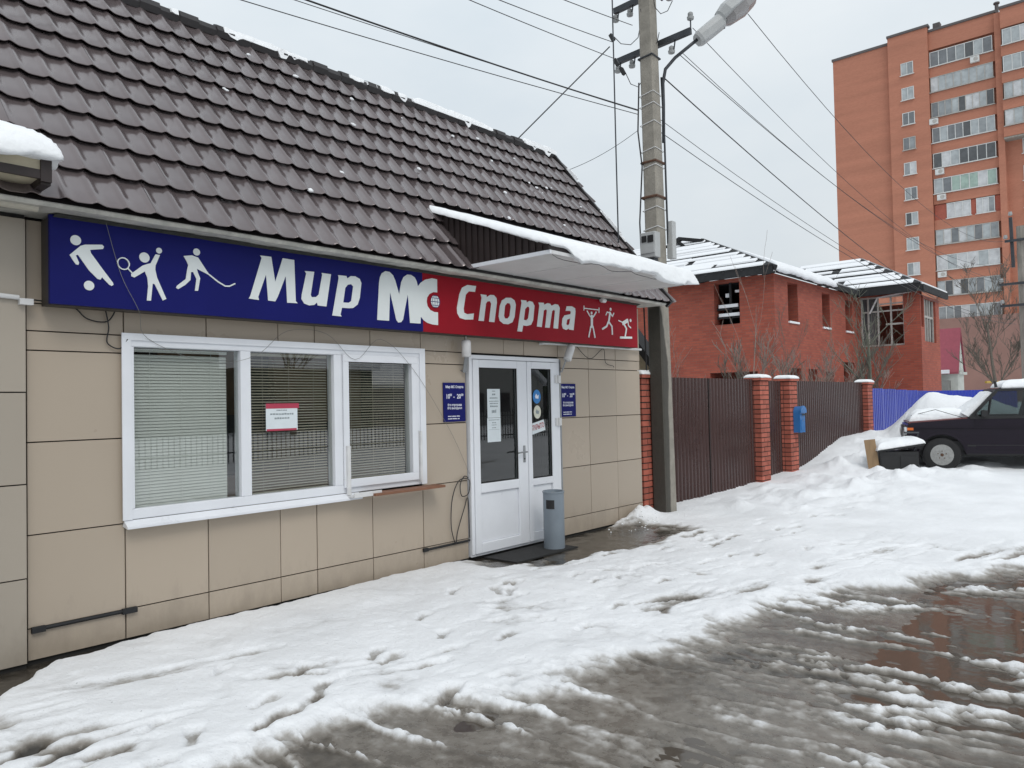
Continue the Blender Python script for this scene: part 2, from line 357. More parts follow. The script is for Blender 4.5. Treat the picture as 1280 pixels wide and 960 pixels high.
def textmesh(name, body, size, m, parent, origin, xdir=(1, 0, 0), align='CENTER', bold=0., ext=.0008, shear=0, width=None):
    cu = bpy.data.curves.new(name, 'FONT'); cu.body = body; cu.size = size; cu.align_x = align; cu.align_y = 'CENTER'; cu.extrude = ext; cu.offset = bold; cu.shear = shear; cu.resolution_u = 3
    t = bpy.data.objects.new(name, cu); COL.objects.link(t); dg = bpy.context.evaluated_depsgraph_get(); me = bpy.data.meshes.new_from_object(t.evaluated_get(dg))
    bpy.data.objects.remove(t); bpy.data.curves.remove(cu); me.name = name
    me.materials.clear(); me.materials.append(MATS[m])
    n = len(me.vertices); co = np.empty(n*3); me.vertices.foreach_get('co', co); co = co.reshape(-1, 3)
    if width and n: co[:, 0] *= width/(co[:, 0].max() - co[:, 0].min())
    x = Vector(xdir); out = np.outer(co[:, 0], x) + np.outer(co[:, 1], (0, 0, 1)) + np.outer(co[:, 2], (x.y, -x.x, 0)); me.vertices.foreach_set('co', out.ravel()); me.update()
    o = bpy.data.objects.new(name, me); return link(o, parent, origin)

# ================================================================== SETTING: ground with lying snow, slush and puddles
def groundmat():
    m = bpy.data.materials.new('ground_snow'); m.use_nodes = True; t = m.node_tree; L = t.links; b = t.nodes['Principled BSDF']; MATS['ground_snow'] = m
    at = nd(t, 'ShaderNodeAttribute', attribute_name='cover'); g = nd(t, 'ShaderNodeNewGeometry')
    st = nd(t, 'ShaderNodeMapping'); st.inputs['Scale'].default_value = (1.15, 1.0, 1); L.new(g.outputs['Position'], st.inputs[0])
    n1 = nd(t, 'ShaderNodeTexNoise'); n1.inputs['Scale'].default_value = 7; n1.inputs['Detail'].default_value = 9; n1.inputs['Roughness'].default_value = .66; L.new(st.outputs[0], n1.inputs['Vector'])
    ma = nd(t, 'ShaderNodeMath', operation='MULTIPLY_ADD'); ma.inputs[1].default_value = .70; ma.inputs[2].default_value = -.35; L.new(n1.outputs['Fac'], ma.inputs[0])
    ad = nd(t, 'ShaderNodeMath', operation='ADD', use_clamp=True); L.new(at.outputs['Fac'], ad.inputs[0]); L.new(ma.outputs[0], ad.inputs[1])
    rc = nd(t, 'ShaderNodeValToRGB'); e = rc.color_ramp.elements
    e[0].position = .06; e[0].color = (.042, .036, .029, 1); e[1].position = 1; e[1].color = (.825, .84, .862, 1)
    for p, c in ((.26, (.105, .093, .078)), (.44, (.190, .172, .150)), (.60, (.37, .355, .335)), (.80, (.72, .73, .745))):
        q = e.new(p); q.color = (*c, 1)
    L.new(ad.outputs[0], rc.inputs[0])
    n3 = nd(t, 'ShaderNodeTexNoise'); n3.inputs['Scale'].default_value = 1.1; n3.inputs['Detail'].default_value = 8; L.new(g.outputs['Position'], n3.inputs['Vector'])
    m3 = nd(t, 'ShaderNodeMapRange'); m3.inputs[1].default_value = .3; m3.inputs[2].default_value = .7; m3.inputs[3].default_value = .90; m3.inputs[4].default_value = 1.04; L.new(n3.outputs['Fac'], m3.inputs[0])
    # specks of grit
    n4 = nd(t, 'ShaderNodeTexNoise'); n4.inputs['Scale'].default_value = 55; n4.inputs['Detail'].default_value = 3; L.new(g.outputs['Position'], n4.inputs['Vector'])
    m4 = nd(t, 'ShaderNodeMapRange'); m4.inputs[1].default_value = .68; m4.inputs[2].default_value = .78; m4.inputs[3].default_value = 1; m4.inputs[4].default_value = .55; L.new(n4.outputs['Fac'], m4.inputs[0])
    mm = nd(t, 'ShaderNodeMath', operation='MULTIPLY'); L.new(m3.outputs[0], mm.inputs[0]); L.new(m4.outputs[0], mm.inputs[1])
    h = nd(t, 'ShaderNodeHueSaturation'); L.new(rc.outputs[0], h.inputs['Color']); L.new(mm.outputs[0], h.inputs['Value']); L.new(h.outputs[0], b.inputs['Base Color'])
    rr = nd(t, 'ShaderNodeMapRange'); rr.inputs[1].default_value = .2; rr.inputs[2].default_value = .8; rr.inputs[3].default_value = .13; rr.inputs[4].default_value = .68; L.new(ad.outputs[0], rr.inputs[0]); L.new(rr.outputs[0], b.inputs['Roughness'])
    b.inputs['Specular IOR Level'].default_value = .4
    n2 = nd(t, 'ShaderNodeTexNoise'); n2.inputs['Scale'].default_value = 26; n2.inputs['Detail'].default_value = 8; n2.inputs['Roughness'].default_value = .65; L.new(st.outputs[0], n2.inputs['Vector'])
    bp = nd(t, 'ShaderNodeBump'); bp.inputs['Distance'].default_value = .022; bs = nd(t, 'ShaderNodeMapRange'); bs.inputs[1].default_value = .35; bs.inputs[2].default_value = .8; bs.inputs[3].default_value = .16; bs.inputs[4].default_value = .60; L.new(ad.outputs[0], bs.inputs[0]); L.new(bs.outputs[0], bp.inputs['Strength']); L.new(n2.outputs['Fac'], bp.inputs['Height']); L.new(bp.outputs[0], b.inputs['Normal'])
    w = bpy.data.materials.new('puddle_water'); w.use_nodes = True; q = w.node_tree.nodes['Principled BSDF']; q.inputs['Base Color'].default_value = (.075, .062, .050, 1); q.inputs['Roughness'].default_value = .05; q.inputs['IOR'].default_value = 1.33; MATS['puddle_water'] = w
    nn = nd(w.node_tree, 'ShaderNodeTexNoise'); nn.inputs['Scale'].default_value = 9; gg = nd(w.node_tree, 'ShaderNodeNewGeometry'); w.node_tree.links.new(gg.outputs['Position'], nn.inputs['Vector'])
    b2 = nd(w.node_tree, 'ShaderNodeBump'); b2.inputs['Strength'].default_value = .16; b2.inputs['Distance'].default_value = .005; w.node_tree.links.new(nn.outputs['Fac'], b2.inputs['Height']); w.node_tree.links.new(b2.outputs[0], q.inputs['Normal'])
groundmat()
FOOT = [(2.16, -2.15, 20, .15), (1.80, -2.02, 60, .13), (1.22, -1.50, 25, .14), (1.34, -1.66, 15, .14), (3.02, -2.58, 30, .10), (3.9, -2.2, 10, .12), (4.6, -1.5, -20, .11), (4.2, -1.9, -15, .11), (2.7, -1.6, 35, .10), (5.1, -2.3, 5, .12), (6.0, -2.2, -5, .12), (2.35, -1.25, 40, .09), (7.5, -2.4, 10, .13), (9.0, -2.2, 0, .13), (5.6, -1.75, 10, .12), (6.6, -1.6, -25, .12), (8.1, -1.75, -10, .13)]
_r5 = random.Random(17)
HEAPS = [(_r5.uniform(10.4, 15.2), _r5.uniform(-2.0, -.35), _r5.uniform(.12, .32), _r5.uniform(.02, .075)) for k in range(34)] + [(_r5.uniform(15.6, 19), _r5.uniform(-.9, -.1), _r5.uniform(.15, .34), _r5.uniform(.04, .12)) for k in range(12)] + [(_r5.uniform(15.2, 18.6), _r5.uniform(-3.0, -1.9), _r5.uniform(.10, .22), _r5.uniform(.02, .05)) for k in range(22)] + [(15.55, -1.28, .16, .12), (16.05, -1.72, .14, .10)]
for k in range(74):                                            # walking lines: pavement to door, and along the shop front
    t = _r5.random()
    if k < 26: px_, py_, a_ = 1.2 + 5.2*t, -2.1 + 1.1*t + _r5.gauss(0, .28), 12
    elif k < 50: px_, py_, a_ = 6.2 + 5.5*t, -1.5 - .5*t + _r5.gauss(0, .35), -6
    else: px_, py_, a_ = _r5.uniform(2.6, 9.5), _r5.uniform(-2.7, -1.2), _r5.uniform(-40, 40)
    FOOT.append((px_, py_, a_ + _r5.gauss(0, 18), _r5.uniform(.095, .135)))
def ground_h(x, y):
    base = .15*sst(11, 16.5, x)
    yb = np.interp(x, [-8, 1.0, 1.6, 2.0, 2.66, 3.2, 4.77, 6.5, 7.2, 8.4, 12, 30], [-4.5, -2.9, -2.45, -2.38, -2.45, -2.85, -3.1, -3.25, -3.8, -4.5, -6.6, -16])
    d = y - yb + .62*(fbm(x*1.3 + 3, y*1.1, 5, gain=.6) - .5) + .30*(fbm(x*5, y*2.6 + 4, 4, gain=.6) - .5) + .20*(fbm(x*13, y*12, 3, gain=.65) - .5)
    S = sst(-.26, .20, d)
    far = sst(-7.6, -8.8, y + .8*(fbm(x*.8, y*.8, 3) - .5))                                   # snow again beyond the carriageway
    S = np.maximum(S, far)
    near = np.exp(-((x/25)**2 + ((y + 3)/12)**2))
    un = (fbm(x*1.2, y*1.2, 4) - .5)*.07 + (fbm(x*4.5 + 2, y*4.5, 4) - .5)*.022*near + (fbm(x*1.7 + 8, y*1.9, 4) - .5)*.20*sst(9.8, 12, x)*sst(22, 17, x)*sst(-3.4, -1.6, y)*sst(.1, -.5, y) + (fbm(x*12, y*12, 3) - .5)*.010*near
    # trodden, dimpled strip and streaks towards the road
    sx = x + .6*(fbm(x*.7, y*.7 + 8, 3) - .5)
    tr = (np.clip(fbm(sx*.9 + 9, (y + .25*x)*4.2 + 2, 5, gain=.6) - .55, 0, 1)*3.2*sst(2.6, .7, y - yb) + 1.6*np.clip(fbm(x*3.1 + 31, y*3.1, 4) - .60, 0, 1)*sst(3.4, 1.0, y - yb))*sst(12.5, 8, x)*(y > -8)
    wx = x + .22*(fbm(x*1.3, y*1.3 + 7, 3) - .5) + .10*y
    n = fbm(wx*3.3, y*.75 + 1.3, 5, gain=.55); rid = 1 - np.abs(2*n - 1); rid = sst(.85, .985, rid)
    lump = fbm(x*9, y*7, 4); crumb = fbm(x*22, y*19, 3, gain=.6)
    patch = sst(.49, .66, fbm(x*1.0 + 4, y*.8, 3)); rid = rid*(.25 + .75*patch)*sst(.30, .55, crumb + .25*lump)
    slush = -.006 + .022*(fbm(x*1.5, y*1.1 + 5, 4) - .45) + .038*rid*(.25 + crumb) + .004*(crumb - .5)
    pud = np.exp(-(((x - 5.6)/1.3)**2 + ((y + 4.65)/.45)**2)) + .8*np.exp(-(((x - 7.5)/.7)**2 + ((y + 4.3)/.3)**2)) + .7*np.exp(-(((x - 3.2)/.3)**2 + ((y + 3.95)/.22)**2)) + .5*np.exp(-(((x - 2.9)/.25)**2 + ((y + 2.9)/.12)**2))
    slush = slush - .036*pud*(1 - .7*rid) + .022*np.clip(fbm(x*5 + 2, y*3.2, 4) - .5, 0, 1)*3*pud
    hs = .066 + un - tr*.055
    h = slush*(1 - S) + hs*S
    tone = fbm(wx*1.2 + 3, y*.55, 5, gain=.6)
    cov = S*1.10 - tr*.95*S + (1 - S)*(.325 + .62*rid*(.25 + crumb) + .62*(tone - .5) - .22*np.clip(-slush/.03, 0, 1) + .16*(crumb - .5))
    # trampled wet apron at the door
    ax, ay = x - 7.0, y + .42 - .16*(x - 7)*-1
    w = 1 - sst(.72, 1.12, np.sqrt(((x - 7.15)/1.75)**2 + ((y + .42 + .13*(x - 7))/.78)**2) + .55*(fbm(x*3.3, y*4.5, 4) - .5))
    w = w*sst(5.35, 5.75, x)
    h = h*(1 - w) + (.006 + (lump - .5)*.012)*w; cov = cov*(1 - w) + w*(.12 + .30*(lump - .4))
    # bare strip along the wall, widening to the left
    yl = np.interp(x, [-4, .6, 1.37, 1.73, 2.23, 3, 5.6, 9.3], [-2.4, -1.35, -.62, -.26, -.13, -.06, -.03, -.03])
    bare = sst(-.07, .05, y - yl + .13*(fbm(x*5, y*5, 3) - .5))*sst(9.4, 9.2, x)
    h = h*(1 - bare) + (-.0 + (lump - .5)*.008)*bare; cov = cov*(1 - bare) + bare*(.02 + .1*lump)
    # heap cleared to the corner, ridge left by the fence, drift against the fence
    h = h + (.02 + .20*lump)*np.exp(-(((x - 8.95)/.36)**2 + ((y + .16)/.15)**2)); cov = np.maximum(cov, 1.2*np.exp(-(((x - 8.98)/.42)**2 + ((y + .16)/.17)**2)))
    dr = sst(15.0, 18.6, x)*sst(-1.9, .15, y + .35*(fbm(x*1.5, y*1.5, 3) - .5))
    h = h + base + .52*dr + .06*sst(9.6, 11, x)*sst(-1.1, .1, y)*(fbm(x*2, y*2, 3))
    pu = (x - 19.55)*.293 - (y + 1.50)*.956; pv = (x - 19.55)*.956 + (y + 1.50)*.293      # shovelled pile behind the car
    q_ = (np.abs(pu/np.where(pu < 0, .85, 2.6))**2.6 + np.abs(pv/1.15)**2.6); h = h + 1.40*np.exp(-q_)*(.96 + .08*(fbm(x*1.6, y*1.6, 3) - .5)*2)
    for hx, hy, hr, hh_ in HEAPS:
        sel = (np.abs(x - hx) < 3*hr) & (np.abs(y - hy) < 3*hr)
        if sel.any(): h[sel] += hh_*np.exp(-((x[sel] - hx)**2 + (y[sel] - hy)**2)/hr**2)*(.6 + .8*lump[sel])
    for fx, fy, a, ln in FOOT:
        sel = (np.abs(x - fx) < .30) & (np.abs(y - fy) < .30)
        if not sel.any(): continue
        xs_, ys_ = x[sel], y[sel]; c, s = math.cos(R(a)), math.sin(R(a)); u = (xs_ - fx)*c + (ys_ - fy)*s; v = -(xs_ - fx)*s + (ys_ - fy)*c
        wd = .044*(1 + .22*np.tanh(u/ln*3) - .25*np.exp(-((u/ln + .25)/.22)**2)); rr_ = (u/ln)**6 + (v/wd)**6; q = np.exp(-np.minimum(rr_, 60)); rim = np.exp(-np.minimum(((rr_ - 1.9)/1.1)**2, 60))
        tread = .004*np.sin(u*180)*q; h[sel] += -(.042 if ln > .138 else .026)*q + .003*rim + tread; cov[sel] -= (.70 if ln > .138 else .46 if ln > .112 else .30)*q
    return h, np.clip(cov, 0, 1.25)
def geo(a, b, n): return list(np.geomspace(a, b, n))
gx = sorted(set([-v for v in geo(1.5, 1500, 34)] + list(np.arange(-1.2, 1.0, .03)) + list(np.arange(1.0, 6.6, .018)) + list(np.arange(6.6, 9.0, .028)) + list(np.arange(9.0, 24, .075)) + [24 + v for v in geo(.3, 2500, 42)]))
gy = sorted(set([-7.3 - v for v in geo(.1, 1500, 40)] + list(np.arange(-7.2, -4.7, .03)) + list(np.arange(-4.7, -.9, .018)) + list(np.arange(-.9, .36, .028)) + [.4 + v for v in geo(.08, 2000, 40)]))
X, Y = np.meshgrid(np.array(gx), np.array(gy)); Hh, Cv = ground_h(X, Y)
nx, ny = len(gx), len(gy); vco = np.stack([X, Y, Hh], -1).reshape(-1, 3)
ii, jj = np.meshgrid(np.arange(nx - 1), np.arange(ny - 1)); q0 = (jj*nx + ii).ravel(); quads = np.stack([q0, q0 + 1, q0 + nx + 1, q0 + nx], -1)
gm = bpy.data.meshes.new('ground'); gm.vertices.add(len(vco)); gm.vertices.foreach_set('co', vco.ravel()); gm.loops.add(quads.size); gm.loops.foreach_set('vertex_index', quads.ravel())
gm.polygons.add(len(quads)); gm.polygons.foreach_set('loop_start', np.arange(0, quads.size, 4)); gm.polygons.foreach_set('loop_total', np.full(len(quads), 4)); gm.polygons.foreach_set('use_smooth', np.ones(len(quads), bool)); gm.update(); gm.validate()
at = gm.attributes.new('cover', 'FLOAT', 'POINT'); at.data.foreach_set('value', Cv.ravel().astype(np.float32)); gm.materials.append(MATS['ground_snow'])
ground = bpy.data.objects.new('ground', gm); COL.objects.link(ground); tag(ground, 'trodden snow and grey wet slush in front of the shop', kind='structure')
def gh(x, y): return float(ground_h(np.array([float(x)]), np.array([float(y)]))[0][0])
pm = MB().add([(1.0, -11, -.014), (16, -11, -.014), (16, -2.5, -.014), (1.0, -2.5, -.014)], [(0, 1, 2, 3)]).build('puddle_water', 'puddle_water'); pm.name = 'puddle'
tag(pm, 'brown meltwater lying in the slush ruts', kind='structure')
# crumbs of snow kicked over the slush
cb = MB(); ico = bmesh.new(); bmesh.ops.create_icosphere(ico, subdivisions=1, radius=1); ico_v = [v.co.copy() for v in ico.verts]; ico_f = [tuple(v.index for v in f.verts) for f in ico.faces]; ico.free()
_r2 = random.Random(5)
for k in range(61, 110):
    x = _r2.uniform(1.4, 9); y = np.interp(x, [1, 2, 3.2, 6.5, 8.4, 9], [-2.6, -2.4, -2.9, -3.3, -4.4, -4.6]) + _r2.gauss(-.45, .5)
    if k > 60: x = _r2.gauss(8.8, .35); y = _r2.gauss(-.35, .14)
    if y > -.05: continue
    r = _r2.uniform(.003, .010)*(1.6 if k > 60 else 1); z = gh(x, y) + r*.3; sx, sy, sz = [_r2.uniform(.7, 1.4) for _ in range(3)]
    cb.add([(x + v.x*r*sx*_r2.uniform(.8, 1.2), y + v.y*r*sy*_r2.uniform(.8, 1.2), z + v.z*r*.75*sz) for v in ico_v], ico_f)
tag(cb.build('snow_crumbs', 'snow', smooth=True, fix=False), 'small crumbs of snow scattered over the slush', kind='stuff')

# ================================================================== THE SHOP
shop = thing('shop_building', (5.4, 0, 0), 'single-storey shop clad in beige panels under a brown metal-tile roof', 'building')
WX0, WX1 = 1.68, 9.22
WIN = (2.30, 5.15, .83, 2.19); DOOR = (5.80, 7.35, .04, 2.18)
w = MB()
for (a, b_, z0, z1) in ((WX0, WIN[0], -.1, 2.95), (WIN[0], WIN[1], -.1, WIN[2]), (WIN[0], WIN[1], WIN[3], 2.95), (WIN[1], DOOR[0], -.1, 2.95), (DOOR[0], DOOR[1], DOOR[3], 2.95), (DOOR[0], DOOR[1], -.1, DOOR[2] - .005), (DOOR[1], WX1 - .02, -.1, 2.95)):
    w.box(a, b_, .03, .28, z0, z1)
wall = w.build('wall', 'backing', shop)
side = MB().box(WX1 - .03, WX1 - .004, .035, 3.4, -.1, 2.95).box(WX0, WX0 + .1, .3, 3.4, -.1, 2.95).box(WX0, WX1 - .03, 3.2, 3.4, -.1, 2.95)
side.add([(WX1 - .03, .0, 2.96), (WX1 - .03, 3.36, 2.96), (WX1 - .03, 1.58, 5.40)], [(0, 1, 2)]).build('side_wall', 'panel_dark', shop)
rows = [.03, .24, .85, 1.46, 2.07, 2.20, 2.385, 2.94]
cols = [1.68, 2.30, 2.92, 3.55, 3.91, 4.52, 5.15, 5.78, 6.39, 6.74, 7.37, 8.0, 8.62, 9.22]
pmesh = {}
def panel(x0, x1, z0, z1, parent=wall, y=0., m='panel', th=.016, g=.004):
    rx, rz, ry = random.uniform(-.0022, .0022), random.uniform(-.0015, .0015), random.uniform(-.003, .002)
    key = (round(x1 - x0, 3), round(z1 - z0, 3), m)
    wv = Vector(((x0 + x1)/2, y + ry, z0 + g))
    if key in pmesh: o = copyof(pmesh[key], parent, wv, 'panel')
    else:
        hx = (x1 - x0)/2 - g; hz = z1 - z0 - 2*g; c = .002
        o = MB().hexa([(-hx, th, 0), (hx, th, 0), (hx, c, 0), (-hx, c, 0)], [(-hx, th, hz), (hx, th, hz), (hx, c, hz), (-hx, c, hz)]).add([(-hx, c, 0), (hx, c, 0), (hx, c, hz), (-hx, c, hz), (-hx + c, 0, c), (hx - c, 0, c), (hx - c, 0, hz - c), (-hx + c, 0, hz - c)], [(0, 1, 5, 4), (1, 2, 6, 5), (2, 3, 7, 6), (3, 0, 4, 7), (4, 5, 6, 7)])
        o = o.build('panel', m, None, local=True, fix=False); o.location = wv - org(parent); o.parent = parent; ORG[o.name] = wv; pmesh[key] = o
    o.rotation_euler = (rx, 0, rz); return o
def cut(x0, x1, z0, z1, openings):
    for (a, b_, c, d) in openings:
        if x0 < b_ - .01 and x1 > a + .01 and z0 < d - .01 and z1 > c + .01:
            out = []
            if x0 < a - .03: out += cut(x0, a, z0, z1, openings)
            if x1 > b_ + .03: out += cut(b_, x1, z0, z1, openings)
            m0, m1 = max(x0, a), min(x1, b_)
            if z0 < c - .02: out += cut(m0, m1, z0, c, openings)
            if z1 > d + .02: out += cut(m0, m1, d, z1, openings)
            return out
    return [(x0, x1, z0, z1)]
OPN = [(WIN[0], WIN[1], WIN[2] - .01, WIN[3] + .01), (DOOR[0] - .01, DOOR[1] + .015, -.2, DOOR[3] + .02)]
for i in range(len(cols) - 1):
    for j in range(len(rows) - 1):
        if i == 0 and j == 0: zz = (.03, .24)
        for r_ in cut(cols[i], cols[i + 1], rows[j], rows[j + 1], OPN): panel(*r_)
MB().box(WX0, DOOR[0] - .03, .018, .034, -.06, .03).box(DOOR[1] + .03, WX1 - .03, .018, .034, -.06, .04).build('plinth_gap', 'backing', shop)
# --- roof
EY, EZ, SL = -.42, 2.97, 1.25; HL = math.hypot(1, SL); SD = Vector((0, 1/HL, SL/HL)); ND = Vector((0, -SL/HL, 1/HL)); S_R = 3.2
def rp(x, s, n=0.): return Vector((x, EY, EZ)) + SD*s + ND*n
RX0, RX1 = .6, 9.36
deck = MB().hexa([rp(RX0, .02, -.05), rp(RX1, .02, -.05), rp(RX1, S_R, -.05), rp(RX0, S_R, -.05)], [rp(RX0, .02, -.004), rp(RX1, .02, -.004), rp(RX1, S_R, -.004), rp(RX0, S_R, -.004)])
RY = rp(0, S_R).y; RZ = rp(0, S_R).z; rb = lambda x, s, n: Vector((x, 2*RY - EY, EZ)) + Vector((0, -1/HL, SL/HL))*s + Vector((0, SL/HL, 1/HL))*n
deck.hexa([rb(RX1, .02, -.05), rb(RX0, .02, -.05), rb(RX0, S_R, -.05), rb(RX1, S_R, -.05)], [rb(RX1, .02, .02), rb(RX0, .02, .02), rb(RX0, S_R, .02), rb(RX1, S_R, .02)])
roof = deck.build('roof', 'tile_dark', shop)
PW, PL = .188, .35
def wave(t):           # pressed profile: broad flat pan, narrow raised rib
    t = t % 1.0; d = t/.26 if t < .5 else (1 - t)/.115; return .023*math.exp(-d*d) - .003*math.sin(2*math.pi*t)
ts = [0, .07, .14, .22, .34, .5, .66, .78, .86, .93, 1.0]
ts = [0, .06, .13, .21, .31, .45, .62, .76, .83, .88, .92, .96, 1.0]
tv, tf = [], []
for s_, lift in ((-.030, .038), (-.012, .042), (.12, .027), (PL + .01, .0)):
    for t_ in ts: tv.append((t_*PW, s_, wave(t_) + lift))
nt = len(ts)
for j in range(3):
    for i in range(nt - 1): tf.append((j*nt + i, j*nt + i + 1, (j + 1)*nt + i + 1, (j + 1)*nt + i))
o_ = len(tv)                                   # folded-in lip: a thin edge, open gap below it
for t_ in ts: tv.append((t_*PW, -.029, wave(t_) + .032))
for i in range(nt - 1): tf.append((o_ + i, o_ + i + 1, i + 1, i))
def tpos(k, i): return 1.582 + PW*k, .035 + PL*i
tiles = []
for i in range(9):
    for k in range(-6, 42):
        x, s = tpos(k, i)
        if x > RX1 - PW*.3: continue
        if 5.45 < x < 8.05 and s < .92: continue
        tiles.append(((rp(x + PW/2, s + .17) - CAM).length, k, i))
vis = [t for t in tiles if not (t[1] < 0 and t[2] < 4)]
vis.sort(); chosen = vis[:300]; cset = set(chosen); rest = [t for t in tiles if t not in cset]
tm = bpy.data.meshes.new('tile'); tm.from_pydata(tv, [], tf); tm.materials.append(MATS['tile']); tm.polygons.foreach_set('use_smooth', [True]*len(tf)); tm.set_sharp_from_angle(angle=R(50)); tm.update()
ROTM = Matrix(((1, 0, 0), (0, SD.y, ND.y), (0, SD.z, ND.z))).to_4x4()
for d_, k, i in chosen:
    o = bpy.data.objects.new('tile', tm); COL.objects.link(o); x, s = tpos(k, i); p = rp(x, s, random.uniform(0, .003)); o.parent = roof
    o.matrix_local = Matrix.Translation(p - org(roof)) @ ROTM @ Matrix.Rotation(random.uniform(-.006, .006), 4, 'X') @ Matrix.Rotation(random.uniform(-.008, .008), 4, 'Y')
rt = MB()
for d_, k, i in rest:
    x, s = tpos(k, i); rt.add([rp(x, s) + Vector((v[0], 0, 0)) + SD*v[1] + ND*v[2] for v in tv], tf)
o = rt.build('tile_rest', 'tile', roof, fix=False); soft(o, 50); o.name = 'tile_field'; tag(o, kind='stuff')
sc_ = MB()
for d_, k, i in tiles:
    if (k*3 + i*2) % 5 == 0 and (i % 2 == 0 or k % 2):
        x, s = tpos(k, i); c = rp(x + PW*.5, s + .05, .034); a = SD*.009; b_ = Vector((.009, 0, 0))
        sc_.add([c + a, c + (a + b_)*.7, c + b_, c + (b_ - a)*.7, c - a, c - (a + b_)*.7, c - b_, c + (a - b_)*.7], [tuple(range(8))])
tag(sc_.build('roof_screws', 'screw', roof, fix=False), kind='stuff')
rs_ = MB(); r4 = random.Random(21)
for k in range(26):
    x = r4.uniform(3.5, 9.0); s = r4.uniform(1.6, 3.0) if k > 5 else r4.uniform(.3, 1.5); r = r4.uniform(.010, .030); c = rp(x, s, .055)
    rs_.add([c + Vector((v.x*r*r4.uniform(.8, 1.8), 0, 0)) + SD*(v.y*r*r4.uniform(.7, 1.2)) + ND*(v.z*r*.6) for v in ico_v], ico_f)
tag(rs_.build('roof_snow_bits', 'snow', roof, smooth=True, fix=False), kind='stuff')
# ridge cap and snow sitting on it
rc_ = MB(); n_ = 46
for k in range(n_):
    x0 = RX0 + (RX1 - RX0)*k/n_; x1 = RX0 + (RX1 - RX0)*(k + 1)/n_; h = .035 if k % 2 else .0
    rc_.tube([(x0, RY, RZ + .012 + h*.3), (x1, RY, RZ + .012 + h*.3)], .074 + h*.25, 8)
soft(rc_.build('ridge_cap', 'tile_dark', roof))
sn = MB(); x = RX0; r3 = random.Random(11); n_ = 260; prev = None
for k in range(n_ + 1):
    x = RX0 + (RX1 + .03 - RX0)*k/n_; t = float(fbm(x*2.1, 3.3, 4)); hh = max(0, (t - .40 + .05*(x - 4)/5))*.42; hh = min(hh*.6, .06); dn = max(0., float(fbm(x*7, 8.8, 2)) - .68)*.5
    y0 = RY - .072; ring = [(x, y0 - .012, RZ + .02 - dn*.55 if hh > .02 else RZ + .03), (x, y0 + .0, RZ + .06 + hh*.75), (x, RY, RZ + .085 + hh), (x, RY + .08, RZ + .06 + hh*.6), (x, RY + .09, RZ + .0), (x, RY, RZ + .02)]
    if hh < .012: ring = [(x, RY + .01, RZ + .03)]*6
    if prev is not None: sn.add(prev + ring, [(a, (a + 1) % 6, 6 + (a + 1) % 6, 6 + a) for a in range(6)])
    prev = ring
soft(sn.build('ridge_snow', 'snow', roof), 60)
MB().hexa([rp(RX1 - .01, .0, -.06), rp(RX1 + .035, .0, -.06), rp(RX1 + .035, S_R + .05, -.06), rp(RX1 - .01, S_R + .05, -.06)], [rp(RX1 - .01, .0, .065), rp(RX1 + .035, .0, .065), rp(RX1 + .035, S_R + .05, .065), rp(RX1 - .01, S_R + .05, .065)]).build('verge_trim', 'tile_dark', roof)
snv = MB()
for k in range(22, 70):
    s0 = S_R*k/70; hh = max(0, float(fbm(s0*3 + 4, 1.7, 3)) - .42)*.14
    if hh > .004: snv.hexa([rp(RX1 + .0, s0, .066), rp(RX1 + .038, s0, .066), rp(RX1 + .038, s0 + S_R/70, .066), rp(RX1, s0 + S_R/70, .066)], [rp(RX1 + .005, s0, .066 + hh), rp(RX1 + .03, s0, .066 + hh), rp(RX1 + .03, s0 + S_R/70, .066 + hh), rp(RX1 + .005, s0 + S_R/70, .066 + hh)])
if snv.v: tag(snv.build('verge_snow', 'snow', roof), kind='stuff')
# soffit strip with mould where it meets the sign
so = MB(); prev = None
for k in range(161):
    x = WX0 - .28 + (9.30 - WX0 + .28)*k/160; dz = .010*(float(fbm(x*3, 1.1, 3)) - .5)
    ring = [(x, -.405, 2.972), (x, -.385, 2.952 + dz), (x, -.19, 2.956 + dz), (x, .02, 2.958), (x, .02, 2.985), (x, -.40, 2.985)]
    if prev: so.add(prev + ring, [(a, (a + 1) % 6, 6 + (a + 1) % 6, 6 + a) for a in range(6)])
    prev = ring
soffit = so.build('soffit', 'soffit_old', shop, smooth=False)
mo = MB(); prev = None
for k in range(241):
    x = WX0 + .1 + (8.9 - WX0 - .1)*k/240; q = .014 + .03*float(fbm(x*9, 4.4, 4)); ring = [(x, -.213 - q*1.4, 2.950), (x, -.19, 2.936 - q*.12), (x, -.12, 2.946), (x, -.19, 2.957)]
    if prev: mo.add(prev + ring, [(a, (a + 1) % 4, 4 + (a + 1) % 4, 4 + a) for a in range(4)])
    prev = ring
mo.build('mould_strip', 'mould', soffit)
# --- canopy over the door
CX0, CX1, CY0, CZ = 5.48, 8.18, -1.41, 3.016
can = MB().box(CX0 + .012, CX1 - .006, CY0 + .012, -.205, CZ, CZ + .014).build('canopy', 'soffit', shop)
for k in range(1, 4):
    xk = CX0 + (CX1 - CX0)*k/4; B('soffit_batten', 'white_worn', can, xk - .012, xk + .012, CY0 + .02, -.21, CZ - .004, CZ + .001)
B('edge_trim', 'white_pvc', can, CX0 - .012, CX0 + .012, CY0 - .012, -.20, CZ - .006, CZ + .03)
B('edge_trim', 'white_worn', can, CX0 + .012, CX1 + .012, CY0 - .016, CY0 + .012, CZ - .004, CZ + .028)
B('edge_trim', 'white_worn', can, CX1 - .006, CX1 + .012, CY0 + .012, -.20, CZ - .004, CZ + .028)
ch = MB(); yz = lambda y: 3.115 + (y - CY0)*(3.74 - 3.115)/(.32 - CY0)
n_ = 22
